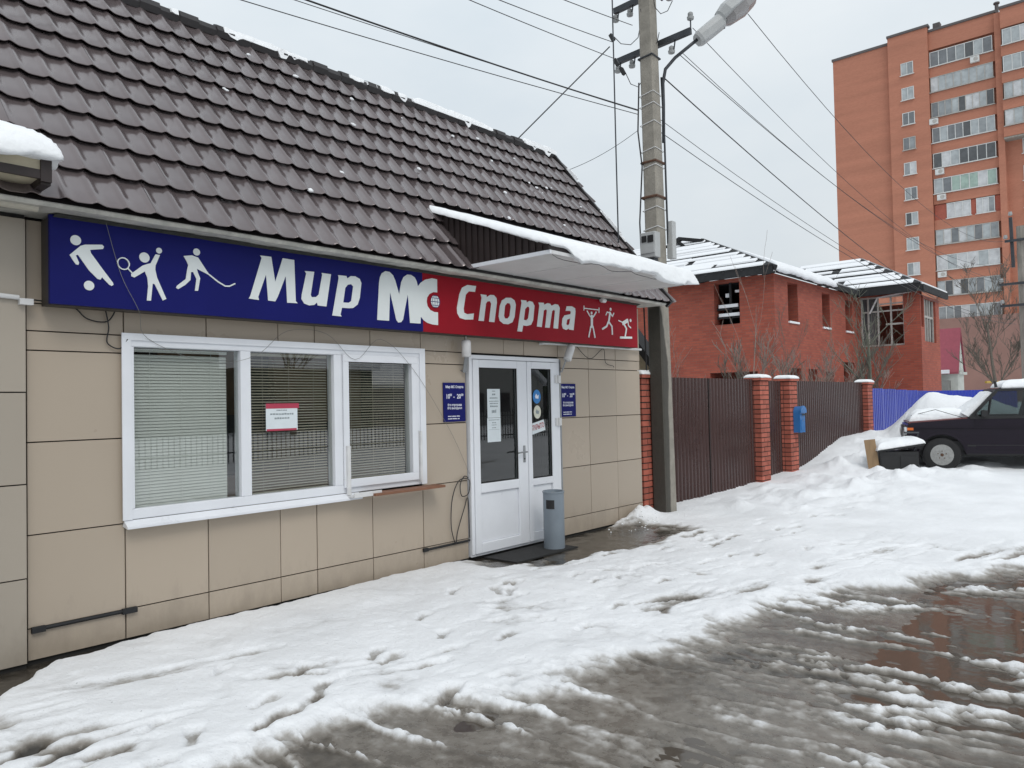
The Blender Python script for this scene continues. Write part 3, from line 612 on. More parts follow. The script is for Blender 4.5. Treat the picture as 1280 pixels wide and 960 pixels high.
for k in range(n_):   # ribbed sheet closing the side
    y0 = CY0 + .01 + (.40 - CY0)*k/n_; y1 = CY0 + .01 + (.40 - CY0)*(k + .55)/n_; y2 = CY0 + .01 + (.40 - CY0)*(k + 1)/n_
    for a, b_, off in ((y0, y1, 0.), (y1, y2, .014)):
        lo = lambda y: max(CZ + .03, EZ + (y - EY)*SL - .02) if y > -.36 else CZ + .03
        if yz(a) - lo(a) < .01: continue
        hb = max(yz(b_), lo(b_) + .002); ch.hexa([(CX0 + off, a, lo(a)), (CX0 + .03, a, lo(a)), (CX0 + .03, b_, lo(b_)), (CX0 + off, b_, lo(b_))], [(CX0 + off, a, yz(a)), (CX0 + .03, a, yz(a)), (CX0 + .03, b_, hb), (CX0 + off, b_, hb)])
ch.build('cheek', 'dark_brown', can)
MB().hexa([(CX1 - .03, CY0, CZ + .03), (CX1 - .01, CY0, CZ + .03), (CX1 - .01, -.3, CZ + .03), (CX1 - .03, -.3, CZ + .03)], [(CX1 - .03, CY0, yz(CY0)), (CX1 - .01, CY0, yz(CY0)), (CX1 - .01, .2, yz(.2)), (CX1 - .03, .2, yz(.2))]).build('cheek', 'dark_brown', can)
MB().hexa([(CX0 - .02, CY0 - .004, 3.10), (CX1 + .01, CY0 - .004, 3.10), (CX1 + .01, .34, 3.735), (CX0 - .02, .34, 3.735)], [(CX0 - .02, CY0 - .004, 3.115), (CX1 + .01, CY0 - .004, 3.115), (CX1 + .01, .34, 3.750), (CX0 - .02, .34, 3.750)]).build('roof_sheet', 'dark_brown', can)
B('fascia', 'dark_brown', can, CX0 - .02, CX1 + .01, CY0 - .003, CY0 + .011, 3.046, 3.098)
snow_pad('canopy_snow', [(CX0 - .02, CY0 - .02, 3.112), (CX1 + .04, CY0 - .02, 3.112), (CX1 + .04, .30, 3.75), (CX0 - .02, .30, 3.75)], .050, can, over=.03, nu=130, nv=44, seed=4, amp=.30, droop=.085, fq=3.6, dfun=lambda u, v: .3 + (1 - v)**3*(1.0*float(sst(.06, .16, u)) + 1.0*max(0, u - .6)))
# wire of an old light string looped under the canopy edge
pts = [(CX0 + .05 + i*.09, CY0 + .01 + .02*math.sin(i*1.3), CZ - .006 - .035*abs(math.sin(i*.42))) for i in range(28)]
MB().tube(pts, .003, 4).build('string_wire', 'cable', can)
# --- window
win = MB().box(2.30, 5.15, -.030, .08, 2.12, 2.19).box(2.30, 5.15, -.030, .08, .875, .95).box(2.30, 2.36, -.030, .08, .95, 2.12).box(3.19, 3.28, -.030, .08, .95, 2.12).box(4.09, 4.18, -.030, .08, .95, 2.12).box(5.00, 5.15, -.030, .08, .95, 2.12).build('window', 'white_pvc', shop)
bevel(win, .006)
tr = MB().box(2.27, 5.17, -.042, -.031, 2.165, 2.215).box(2.27, 2.335, -.042, -.031, .875, 2.165).box(5.10, 5.17, -.042, -.031, .875, 2.165).build('outer_trim', 'white_pvc', win)
bevel(MB().hexa([(2.28, -.09, .815), (4.34, -.09, .815), (4.34, 0, .83), (2.28, 0, .83)], [(2.28, -.09, .835), (4.34, -.09, .835), (4.34, -.03, .874), (2.28, -.03, .874)]).build('sill', 'white_pvc', win), .003)
bevel(MB().box(4.175, 5.06, -.052, -.032, 2.06, 2.125).box(4.175, 5.06, -.052, -.032, .925, 1.0).box(4.175, 4.235, -.052, -.032, 1.0, 2.06).box(4.985, 5.06, -.052, -.032, 1.0, 2.06).build('sash', 'white_pvc', win), .004)
B('sash_rail', 'white_worn', win, 4.19, 4.225, -.075, -.053, .86, 1.30); B('sash_rail', 'white_worn', win, 5.065, 5.085, -.075, -.043, .90, 1.40)
MB().box(4.19, 4.50, -.16, -.03, .842, .856).box(4.19, 4.50, -.165, -.155, .842, .885).build('metal_tray', 'white_worn', win)
for (a, b_) in ((2.36, 3.19), (3.28, 4.09), (4.18, 5.00)): B('pane', 'glass', win, a - .005, b_ + .005, .012, .018, .945, 2.125)
def slats(x0, x1, z0, z1, tilt, m, y=.075, pitch=.0235):
    n = int((z1 - z0)/pitch); src = None
    for k in range(n):
        z = z0 + pitch*k + random.uniform(-.001, .001); c = Vector(((x0 + x1)/2, y, z))
        if src is None:
            hx = (x1 - x0)/2; t = R(tilt); v = []; 
            for (a, b_) in ((-.0125, -.0012), (0, .0012), (.0125, -.0012)):
                yy, zz = a*math.cos(t) - b_*math.sin(t), a*math.sin(t) + b_*math.cos(t); v += [(-hx, yy, zz), (hx, yy, zz)]
            src = MB().add(v, [(0, 1, 3, 2), (2, 3, 5, 4)]).build('slat', m, None, local=True, fix=False); src.parent = win; src.location = c - org(win); ORG[src.name] = c
        else: o = copyof(src, win, c, 'slat')
    bx = MB()
    for q in (.18, .5, .82): xq = x0 + (x1 - x0)*q; bx.box(xq - .0012, xq + .0012, y - .014, y - .012, z0, z1)
    bx.box(x0, x1, y - .014, y + .014, z1, z1 + .022).build('blind_cord', m, win)
slats(2.375, 3.12, .955, 2.09, 67, 'blind'); slats(3.295, 4.075, .955, 2.09, 26, 'blind_dark'); slats(4.195, 4.985, .975, 2.09, 24, 'blind_dark')
bevel(B('ledge', 'ledge_wood', shop, 4.40, 5.27, -.20, -.046, .838, .862), .003)
# --- interior
it = MB().mat('interior').add([(WX0 + .11, .285, 0), (WX1 - .04, .285, 0), (WX1 - .04, 3.19, 0), (WX0 + .11, 3.19, 0)], [(0, 1, 2, 3)]).add([(WX0 + .11, 3.19, 0), (WX1 - .04, 3.19, 0), (WX1 - .04, 3.19, 2.93), (WX0 + .11, 3.19, 2.93)], [(0, 1, 2, 3)]).add([(WX0 + .11, .285, 2.93), (WX1 - .04, .285, 2.93), (WX1 - .04, 3.19, 2.93), (WX0 + .11, 3.19, 2.93)], [(0, 1, 2, 3)])
it.mat('interior_dark').box(5.6, 5.7, .3, 3.1, .01, 2.9)
it.build('interior', None, shop, fix=False)
fu = MB().mat('interior_wood').box(3.2, 5.2, .75, .85, .02, 1.05).box(3.25, 4.2, 1.6, 1.7, 1.2, 2.5).box(4.3, 5.4, 1.3, 1.4, 1.1, 2.6); fu.mat('interior_dark').box(3.3, 3.9, .95, 1.2, 1.06, 1.6).box(4.5, 4.9, 1.0, 1.2, 1.06, 1.5); fu.mat('interior').box(2.0, 3.1, .9, 1.2, .02, 1.1).box(6.0, 7.2, 2.0, 2.2, .02, 1.1).box(5.9, 6.5, 2.6, 2.8, 1.2, 2.3)
fu.build('shop_furniture', None, shop)
# --- door
door = bevel(MB().box(5.80, 5.845, -.035, .08, .06, 2.135).box(7.285, 7.35, -.035, .08, .06, 2.135).box(5.80, 7.35, -.035, .08, 2.135, 2.18).box(5.80, 7.35, -.02, .1, .035, .06).build('door', 'white_pvc', shop), .005)
def leaf(x0, x1, g0, g1, gz0, gz1):
    l = bevel(MB().box(x0, g0, -.045, .02, .065, 2.13).box(g1, x1, -.045, .02, .065, 2.13).box(g0, g1, -.045, .02, gz1, 2.13).box(g0, g1, -.045, .02, .70, gz0).box(g0, g1, -.045, .02, .065, .17).build('leaf', 'white_pvc', door), .006)
    bevel(MB().hexa([(g0, -.022, .17), (g1, -.022, .17), (g1, .0, .17), (g0, .0, .17)], [(g0, -.022, .70), (g1, -.022, .70), (g1, .0, .70), (g0, .0, .70)]).build('infill_panel', 'white_pvc', door), .008)
    B('pane', 'glass_dark', door, g0 - .004, g1 + .004, -.012, -.006, gz0 - .004, gz1 + .004)
    gs = .009; MB().box(g0, g0 + gs, -.036, -.02, gz0, gz1).box(g1 - gs, g1, -.036, -.02, gz0, gz1).box(g0 + gs, g1 - gs, -.036, -.02, gz0, gz0 + gs).box(g0 + gs, g1 - gs, -.036, -.02, gz1 - gs, gz1).build('gasket', 'rubber', door)
leaf(5.85, 6.725, 5.94, 6.56, .80, 2.045); leaf(6.735, 7.28, 6.81, 7.175, .78, 2.05)
MB().tube([(6.655, -.05, 1.10), (6.655, -.095, 1.10), (6.55, -.10, 1.10), (6.50, -.095, 1.095)], .009, 8).box(6.638, 6.672, -.052, -.045, .98, 1.17).build('handle', 'galv', door)
MB().lathe((6.655, -.052, 1.02), [(.010, -.004), (.010, .004)], 10, 'y').build('keyhole', 'black', door)
for zz in (1.93, 1.42, .45): MB().box(7.24, 7.345, -.062, -.036, zz - .045, zz + .045).tube([(7.29, -.066, zz - .05), (7.29, -.066, zz + .05)], .011, 8).build('hinge', 'white_worn', door)
B('jamb_strip', 'galv', door, 7.352, 7.372, -.04, .0, .06, 2.17)
# pipes and bolt bars fixed to the cladding
MB().tube([(1.73, -.012, .232), (2.36, -.012, .232)], .013, 6).box(1.70, 1.78, -.03, 0., .212, .25).box(2.27, 2.37, -.03, 0., .212, .25).build('bolt_bar', 'char', shop)
MB().tube([(5.16, -.012, .215), (5.78, -.012, .222)], .012, 6).box(5.13, 5.19, -.024, 0., .20, .235).build('bolt_bar', 'char', shop)
MB().tube([(7.05, -.05, 2.355), (9.19, -.05, 2.362)], .016, 8).tube([(7.05, -.05, 2.355), (7.02, -.05, 2.35), (7.0, -.02, 2.35)], .016, 8).build('conduit', 'white_worn', shop)

# ================================================================== annex at the left edge of the picture
ann = thing('annex_building', (.9, 0, 0), 'taller neighbouring bay at the far left with a snow-capped eave', 'building')
aw = MB().box(.2, 1.665, -.03, .28, -.1, 3.0).build('wall', 'backing', ann)
for z0, z1 in ((.03, .58), (.58, 1.19), (1.19, 1.79), (1.79, 2.40), (2.40, 2.93)):
    for x0, x1 in ((.45, 1.06), (1.06, 1.668)): panel(x0, x1, z0, z1, aw, -.05, 'panel_dark')
ev = MB().box(.1, 1.60, -.56, .3, 3.12, 3.215).build('eave', 'yellow_board', ann)
MB().box(.1, 1.602, -.575, -.555, 3.07, 3.125).box(1.595, 1.655, -.58, -.50, 3.055, 3.225).build('eave_trim', 'dark_brown', ev)
MB().hexa([(1.60, -.56, 3.04), (1.655, -.56, 3.04), (1.60, .1, 2.98), (1.54, .1, 2.98)], [(1.60, -.56, 3.12), (1.655, -.56, 3.12), (1.60, .1, 3.12), (1.54, .1, 3.12)]).build('eave_trim', 'dark_brown', ev)
MB().hexa([(.1, -.55, 3.085), (1.60, -.55, 3.085), (1.55, .1, 3.0), (.1, .1, 3.0)], [(.1, -.55, 3.115), (1.60, -.55, 3.115), (1.55, .1, 3.115), (.1, .1, 3.115)]).build('eave_soffit', 'yellow_board', ev)
snow_pad('eave_snow', [(-.4, -.60, 3.222), (1.66, -.60, 3.222), (1.60, .6, 3.225), (-.4, .6, 3.225)], .21, ev, over=.05, nu=50, nv=30, seed=9, amp=.12, droop=.06)
MB().tube([(.3, -.30, 2.955), (1.66, -.30, 2.958)], .030, 8).build('gutter', 'gutter', ann)

# ================================================================== shop sign
YF = -.2
sign = thing('shop_sign', (1.76, YF, 2.366), 'long blue and red signboard with sports pictograms above window and door', 'sign')
SX, SZ = 1.76, 2.366; BX = SX + 3.25; EX = 8.87
B('blue_panel', 'blue_sign', sign, SX, BX, YF, YF + .03, SZ, SZ + .585); B('red_panel', 'red_sign', sign, BX, EX, YF, YF + .03, SZ, SZ + .57)
MB().box(SX + .004, EX - .004, YF + .031, -.03, SZ - .004, SZ + .02).box(SX + .004, SX + .02, YF + .031, -.03, SZ + .02, SZ + .57).box(EX - .02, EX - .004, YF + .031, -.03, SZ + .02, SZ + .56).build('sign_frame', 'sign_edge', sign)
GLYPHS = {
  'M': [('p',[(1.514,0.511),(1.613,0.513),(1.646,0.312),(1.718,0.515),(1.826,0.514),(1.835,0.173),(1.853,0.156),(1.754,0.152),(1.744,0.372),(1.667,0.192),(1.644,0.153),(1.58,0.155),(1.564,0.364),(1.492,0.176),(1.499,0.152),(1.409,0.156),(1.423,0.177),(1.527,0.493)],None)],
  'u': [('p',[(1.926,0.434),(2.019,0.438),(1.981,0.237),(1.991,0.219),(2.035,0.225),(2.061,0.249),(2.099,0.422),(2.094,0.437),(2.189,0.436),(2.137,0.152),(2.049,0.154),(2.043,0.179),(2.014,0.155),(1.965,0.147),(1.916,0.159),(1.89,0.195),(1.893,0.229),(1.94,0.415)],None)],
  'p': [('p',[(2.264,0.437),(2.351,0.439),(2.36,0.418),(2.398,0.443),(2.447,0.447),(2.496,0.429),(2.514,0.394),(2.493,0.257),(2.469,0.197),(2.42,0.162),(2.376,0.156),(2.299,0.154),(2.282,0.094),(2.295,0.077),(2.195,0.079),(2.201,0.101),(2.269,0.413)],[(2.364,0.363),(2.402,0.372),(2.423,0.354),(2.399,0.222),(2.372,0.204),(2.313,0.202),(2.337,0.332)])],
  'logo': [('p',[(2.686,0.074),(2.715,0.418),(2.725,0.467),(2.748,0.508),(2.792,0.534),(2.841,0.532),(2.881,0.505),(2.907,0.459),(2.952,0.333),(2.98,0.452),(3.009,0.502),(3.056,0.531),(3.103,0.534),(3.15,0.514),(3.173,0.48),(3.188,0.431),(3.225,0.471),(3.285,0.507),(3.374,0.531),(3.442,0.527),(3.441,0.397),(3.391,0.396),(3.336,0.372),(3.305,0.333),(3.299,0.295),(3.308,0.252),(3.346,0.215),(3.396,0.2),(3.446,0.2),(3.445,0.074),(3.373,0.075),(3.304,0.087),(3.256,0.109),(3.218,0.143),(3.214,0.074),(3.081,0.072),(3.059,0.346),(3.02,0.2),(2.995,0.099),(2.971,0.072),(2.935,0.066),(2.912,0.09),(2.842,0.347),(2.825,0.075)],None)],
  'globe': [('c',(3.411,0.304),0.0625)],
  'C': [('p',[(3.996,0.517),(3.978,0.454),(3.888,0.451),(3.841,0.413),(3.806,0.263),(3.812,0.225),(3.858,0.212),(3.956,0.228),(3.943,0.163),(3.826,0.155),(3.75,0.166),(3.713,0.212),(3.71,0.266),(3.749,0.41),(3.789,0.479),(3.867,0.515)],None)],
  'n': [('p',[(4.062,0.437),(4.152,0.437),(4.154,0.414),(4.209,0.444),(4.268,0.447),(4.309,0.417),(4.313,0.371),(4.267,0.157),(4.184,0.157),(4.223,0.352),(4.207,0.376),(4.166,0.372),(4.141,0.345),(4.103,0.157),(4.022,0.157),(4.077,0.402)],None)],
  'o': [('p',[(4.463,0.436),(4.542,0.443),(4.603,0.42),(4.623,0.374),(4.597,0.237),(4.56,0.176),(4.489,0.148),(4.411,0.149),(4.352,0.18),(4.337,0.224),(4.357,0.335),(4.393,0.401)],[(4.479,0.38),(4.523,0.38),(4.536,0.349),(4.515,0.243),(4.482,0.212),(4.439,0.209),(4.423,0.236),(4.443,0.348)])],
  'r': [('p',[(4.711,0.435),(4.803,0.435),(4.808,0.413),(4.858,0.436),(4.914,0.429),(4.945,0.389),(4.917,0.224),(4.877,0.167),(4.803,0.15),(4.739,0.152),(4.718,0.08),(4.637,0.081),(4.647,0.111),(4.72,0.406)],[(4.819,0.367),(4.847,0.369),(4.855,0.345),(4.827,0.236),(4.795,0.212),(4.753,0.216),(4.781,0.34)])],
  't': [('p',[(5.018,0.431),(5.115,0.437),(5.12,0.415),(5.183,0.439),(5.232,0.435),(5.256,0.414),(5.322,0.439),(5.383,0.437),(5.412,0.402),(5.369,0.152),(5.282,0.153),(5.32,0.357),(5.3,0.371),(5.265,0.353),(5.213,0.153),(5.128,0.152),(5.17,0.352),(5.151,0.366),(5.112,0.347),(5.066,0.152),(4.98,0.155),(5.032,0.396)],None)],
  'a': [('p',[(5.548,0.432),(5.653,0.44),(5.716,0.42),(5.721,0.381),(5.674,0.153),(5.59,0.155),(5.58,0.167),(5.527,0.147),(5.465,0.16),(5.446,0.203),(5.459,0.279),(5.502,0.32),(5.618,0.342),(5.629,0.371),(5.609,0.382),(5.525,0.375)],[(5.552,0.273),(5.612,0.29),(5.592,0.225),(5.566,0.204),(5.533,0.215)])],
  'football': [('c',(0.156,0.435),0.0335),('p',[(0.118,0.332),(0.162,0.377),(0.187,0.402),(0.213,0.413),(0.322,0.428),(0.334,0.415),(0.327,0.399),(0.292,0.392),(0.245,0.382),(0.25,0.361),(0.323,0.262),(0.39,0.175),(0.394,0.161),(0.382,0.151),(0.366,0.158),(0.32,0.204),(0.309,0.187),(0.291,0.19),(0.238,0.241),(0.169,0.339),(0.156,0.333),(0.176,0.286),(0.171,0.271),(0.156,0.273),(0.133,0.306)],None),('c',(0.237,0.139),0.0325)],
  'tennis': [('c',(0.605,0.377),0.036),('c',(0.709,0.44),0.021),('p',[(0.512,0.25),(0.591,0.317),(0.625,0.333),(0.648,0.341),(0.683,0.41),(0.715,0.409),(0.682,0.328),(0.68,0.299),(0.693,0.241),(0.758,0.095),(0.732,0.081),(0.675,0.193),(0.661,0.197),(0.648,0.073),(0.619,0.071),(0.629,0.176),(0.624,0.234),(0.607,0.278),(0.534,0.226),(0.514,0.233)],None),('s',[(0.498,0.304),(0.492,0.29),(0.481,0.279),(0.466,0.275),(0.451,0.276),(0.437,0.284),(0.427,0.296),(0.422,0.31),(0.422,0.326),(0.428,0.34),(0.439,0.35),(0.454,0.355),(0.469,0.354),(0.483,0.346),(0.493,0.334),(0.499,0.319),(0.498,0.304)],0.007),('s',[(0.492,0.283),(0.521,0.255)],0.008)],
  'hockey': [('c',(0.989,0.468),0.0265),('p',[(0.889,0.425),(0.952,0.438),(1.0,0.427),(1.058,0.347),(1.093,0.301),(1.057,0.316),(0.989,0.342),(0.996,0.315),(1.014,0.273),(0.997,0.177),(0.972,0.175),(0.985,0.264),(0.96,0.314),(0.944,0.312),(0.939,0.252),(0.899,0.211),(0.846,0.175),(0.83,0.183),(0.837,0.199),(0.903,0.255),(0.916,0.331),(0.923,0.362),(0.913,0.386)],None),('s',[(1.084,0.309),(1.153,0.263),(1.213,0.234),(1.248,0.237),(1.293,0.261)],0.01)],
  'weights': [('s',[(5.894,0.436),(6.217,0.439)],0.012),('s',[(5.899,0.465),(5.896,0.411)],0.013),('s',[(6.218,0.465),(6.216,0.406)],0.013),('c',(6.055,0.39),0.0175),('s',[(5.96,0.408),(6.019,0.348),(6.052,0.332)],0.017),('s',[(6.153,0.409),(6.094,0.349),(6.059,0.329)],0.018),('s',[(6.056,0.354),(6.051,0.215)],0.042),('s',[(6.03,0.221),(5.981,0.088)],0.02),('s',[(6.074,0.224),(6.112,0.088)],0.02)],
  'runner': [('c',(6.479,0.469),0.0205),('s',[(6.37,0.388),(6.398,0.427),(6.45,0.42)],0.016),('s',[(6.464,0.425),(6.425,0.291)],0.033),('s',[(6.477,0.414),(6.515,0.38),(6.55,0.424)],0.017),('s',[(6.412,0.297),(6.377,0.243),(6.284,0.204)],0.025),('s',[(6.438,0.295),(6.496,0.25),(6.502,0.149)],0.023)],
  'skier': [('c',(6.944,0.356),0.021),('s',[(6.655,0.336),(6.743,0.319)],0.014),('s',[(6.757,0.305),(6.87,0.351)],0.049),('s',[(6.877,0.343),(6.888,0.282),(6.944,0.258)],0.017),('s',[(6.784,0.291),(6.837,0.24),(6.802,0.138)],0.025),('s',[(6.686,0.115),(6.959,0.127)],0.028)],
}

def glyph(key, name, m='letter'):
    b = MB(); k = 0
    for it_ in GLYPHS[key]:
        yf = YF - .004 - .0006*k; k += 1
        if it_[0] == 'p':
            b.plate([(SX + p[0], SZ + p[1]) for p in it_[1]], yf, YF - .0005, [(SX + p[0], SZ + p[1]) for p in it_[2]] if it_[2] else None)
        elif it_[0] == 'c':
            (cx, cz), r = it_[1], it_[2]; b.plate([(SX + cx + r*math.cos(a*math.pi/12), SZ + cz + r*math.sin(a*math.pi/12)) for a in range(24)], yf, YF - .0005)
        else:
            P = [Vector((SX + p[0], SZ + p[1])) for p in it_[1]]; h = it_[2]/2
            for a, c in zip(P[:-1], P[1:]):
                d = (c - a).normalized(); nrm = Vector((-d.y, d.x))*h; a2 = a - d*h*.6; c2 = c + d*h*.6; yf -= .0003
                b.plate([a2 + nrm*.8, a2 - nrm*.8, a - nrm, c - nrm, c2 - nrm*.8, c2 + nrm*.8, c + nrm, a + nrm], yf, YF - .0005)
    return b.build(name, m, sign)
for key in ('M', 'u', 'p', 'C', 'n', 'o', 'r', 't', 'a'): glyph(key, 'letter')
glyph('logo', 'emblem')
for key in ('football', 'tennis', 'hockey', 'weights', 'runner', 'skier'): tag(glyph(key, 'pictogram'), {'football': 'footballer kicking a ball', 'tennis': 'tennis player with racket and ball', 'hockey': 'hockey player with stick', 'weights': 'weightlifter with raised bar', 'runner': 'runner', 'skier': 'downhill skier'}[key])
(gcx, gcz), gr = GLYPHS['globe'][0][1], GLYPHS['globe'][0][2]; gcx += SX; gcz += SZ
globe = MB().plate([(gcx + gr*math.cos(a*math.pi/14), gcz + gr*math.sin(a*math.pi/14)) for a in range(28)], YF - .0075, YF - .0055).build('globe', 'navy', sign)
gl = MB(); lat = [-.78, -.42, -.06 + .03, .06, .42, .78]; 
for z0, z1 in ((-.86, -.66), (-.56, -.10), (.02, .48), (.58, .84)):
    for u0, u1 in ((-1, -.72), (-.60, -.18), (-.06, .36), (.48, .86)):
        q = []
        for (u, z) in ((u0, z0), (u1, z0), (u1, z1), (u0, z1)): q.append((gcx + gr*.97*u*math.sqrt(max(0, 1 - z*z)), gcz + gr*z))
        gl.plate(q, YF - .0085, YF - .0076)
gl.build('globe_grid', 'letter', globe)

# ================================================================== small things on the front
def hours(x0, label):
    t = thing('hours_sign', (x0 + .157, -.012, 1.475), label, 'sign', 'opening-hours plates beside the door')
    B('plate', 'blue_sign', t, x0, x0 + .315, -.014, -.004, 1.475, 1.88)
    cx = x0 + .158; y = -.0152
    textmesh('lettering', 'Мир МС Спорта', .036, 'white_ink', t, (cx, y, 1.835), width=.255, bold=.0008)
    textmesh('lettering', '10   -  20', .066, 'white_ink', t, (cx - .018, y, 1.735), width=.205, bold=.0012)
    textmesh('lettering', '00', .034, 'white_ink', t, (cx - .058, y, 1.752), bold=.0006); textmesh('lettering', '00', .034, 'white_ink', t, (cx + .11, y, 1.752), bold=.0006)
    textmesh('lettering', 'без перерыва', .036, 'white_ink', t, (cx, y, 1.648), width=.20, bold=.0006); textmesh('lettering', 'без выходных', .036, 'white_ink', t, (cx, y, 1.615), width=.21, bold=.0006)
    bars = MB(); rr = random.Random(3)
    for zz, n in ((1.532, 11), (1.506, 10)):
        xx = cx - .1
        for k in range(n):
            ww = rr.uniform(.010, .019); bars.box(xx, xx + ww - .003, y - .0004, y + .001, zz - .005, zz + rr.uniform(.003, .006)); xx += ww + (.006 if k % 4 == 3 else 0)
    bars.build('small_print', 'white_ink', t)
hours(5.44, 'blue opening-hours plate on the panel left of the door'); hours(7.385, 'blue opening-hours plate on the panel right of the door')
def sheet(name, label, cat, x0, x1, z0, z1, y, m, lines=(), tilt=0, ink='paper_ink', extra=None, group=None):
    t = thing(name, ((x0 + x1)/2, y, z0), label, cat, group)
    B('sheet', m, t, x0, x1, y - .001, y + .001, z0, z1); bars = MB(); rr = random.Random(int(x0*1000 + z0*77))
    for (zc, wd, hgt) in lines:
        xx = (x0 + x1)/2 - wd/2
        while xx < (x0 + x1)/2 + wd/2 - .004:
            ww = rr.uniform(.008, .024); bars.box(xx, min(xx + ww, (x0 + x1)/2 + wd/2), y - .0022, y - .0012, zc - hgt/2*rr.uniform(.6, 1), zc + hgt/2*rr.uniform(.6, 1)); xx += ww + .005
    if bars.v: bars.build('print', ink, t)
    t.rotation_euler = (0, R(-tilt), 0); return t
sheet('paper_notice', 'upper of the two printed sheets taped inside the left door pane', 'paper', 6.09, 6.295, 1.50, 1.815, -.0165, 'paper', [(1.79, .05, .012), (1.755, .05, .02), (1.715, .13, .014), (1.68, .15, .010), (1.655, .13, .012), (1.625, .12, .02), (1.57, .07, .04)])
sheet('paper_notice', 'lower of the two printed sheets taped inside the left door pane', 'paper', 6.083, 6.297, 1.235, 1.497, -.0165, 'paper', [(1.475, .17, .008), (1.445, .06, .012), (1.42, .08, .01), (1.39, .07, .01), (1.37, .17, .004)])
def roundsticker(label, x, z, rx, rz, m, m2):
    t = thing('round_sticker', (x, -.0165, z - rz), label, 'sticker')
    MB().plate([(x + rx*math.cos(a*math.pi/12), z + rz*math.sin(a*math.pi/12)) for a in range(24)], -.0175, -.0155).build('disc', m, t)
    MB().plate([(x - rx*.45, z + rz*.05), (x - rx*.15, z + rz*.45), (x + rx*.2, z + rz*.1), (x + rx*.5, z + rz*.3), (x + rx*.4, z - rz*.3), (x - rx*.3, z - rz*.25)], -.0186, -.0178).build('mark', m2, t)
roundsticker('round blue sticker on the right door pane', 6.935, 1.725, .072, .082, 'sticker_blue', 'white_ink')
roundsticker('round cream sticker on the right door pane under the blue one', 6.94, 1.545, .066, .078, 'sticker_cream', 'paper_ink')
op = thing('open_notice', (6.945, -.0165, 1.31), 'white slanted notice with red letters on the right door pane', 'notice')
op2 = MB().box(-.137, .137, -.001, .001, -.005, .122).build('sheet', 'paper', op, local=True); 
tx = textmesh('lettering', 'ОТКРЫТО', .08, 'red_ink', op, (6.945, -.0180, 1.37), width=.25, bold=.0015); op.rotation_euler = (0, R(-11), 0)
nt = sheet('window_notice', 'white notice with red bands taped inside the middle window pane', 'notice', 3.43, 3.73, 1.465, 1.69, .004, 'paper', [(1.635, .10, .010), (1.603, .22, .016), (1.568, .14, .016)])
B('red_band', 'paper_red', nt, 3.43, 3.745, .0015, .0028, 1.65, 1.692); B('red_band', 'paper_red', nt, 3.435, 3.72, .0015, .0028, 1.463, 1.480)
# lamps either side of the door head
def wlamp(a, b_, brk, label):
    t = thing('wall_lamp', (a[0], 0, b_[2]), label, 'lamp'); a, b_ = Vector(a), Vector(b_); d = (b_ - a)
    MB().tube([a, a + d*.06, a + d*.12, a + d*.94, b_], [.034, .046, .050, .050, .044], 14).build('housing', 'white_worn', t).data.polygons.foreach_set('use_smooth', [True]*(14*4 + 2))
    MB().beam(brk[0], brk[1], .05, .012).beam(brk[1], (brk[1][0], 0., brk[1][2] + .02), .03, .012).build('bracket', 'galv', t)
    MB().tube([a, a + Vector((0, .0, .05)), (a.x, -.02, a.z + .07)], .006, 6).build('lead', 'white_worn', t)
wlamp((5.695, -.10, 2.325), (5.70, -.10, 2.145), ((5.71, -.09, 2.15), (5.725, -.045, 1.99)), 'upright white tube lamp left of the door head')
wlamp((7.50, -.12, 2.345), (7.40, -.12, 2.16), ((7.41, -.11, 2.19), (7.38, -.05, 2.02)), 'tilted white tube lamp right of the door head')
# waste bin
bn = thing('waste_bin', (6.80, -.34, .01), 'grey metal cylinder waste bin standing right of the door', 'bin')
soft(MB().lathe((6.80, -.34, .012), [(.112, 0), (.118, .006), (.118, .63), (.124, .635), (.124, .648), (.118, .652), (.105, .648), (.10, .62), (.02, .615)], 28).build('body', 'bin_grey', bn), 35)
hn = MB(); a0 = math.atan2(-5.4, -6.8) - .35
for k in range(5): hn.add([], [])
pp = []
for k in range(6):
    a = a0 - .42 + .84*k/5; pp += [(6.80 + .1195*math.cos(a), -.34 + .1195*math.sin(a), .475), (6.80 + .1195*math.cos(a), -.34 + .1195*math.sin(a), .575)]
hn.add(pp, [(2*k, 2*k + 2, 2*k + 3, 2*k + 1) for k in range(5)]); 
pp2 = [(6.80 + (p[0] - 6.80)*.96, -.34 + (p[1] + .34)*.96, p[2]) for p in pp]; hn.add(pp2, [(2*k, 2*k + 2, 2*k + 3, 2*k + 1) for k in range(5)])
hn.build('slot', 'black', bn, fix=False)
B('ash_tray', 'galv', bn, 6.74, 6.86, -.40, -.28, .628, .640)
bn.rotation_euler = (R(1.2), R(-1.5), 0)
tag(MB().box(5.95, 7.0, -.52, -.06, .008, .024).build('door_mat', 'mat_black'), 'black ribbed rubber mat at the foot of the door', 'mat')
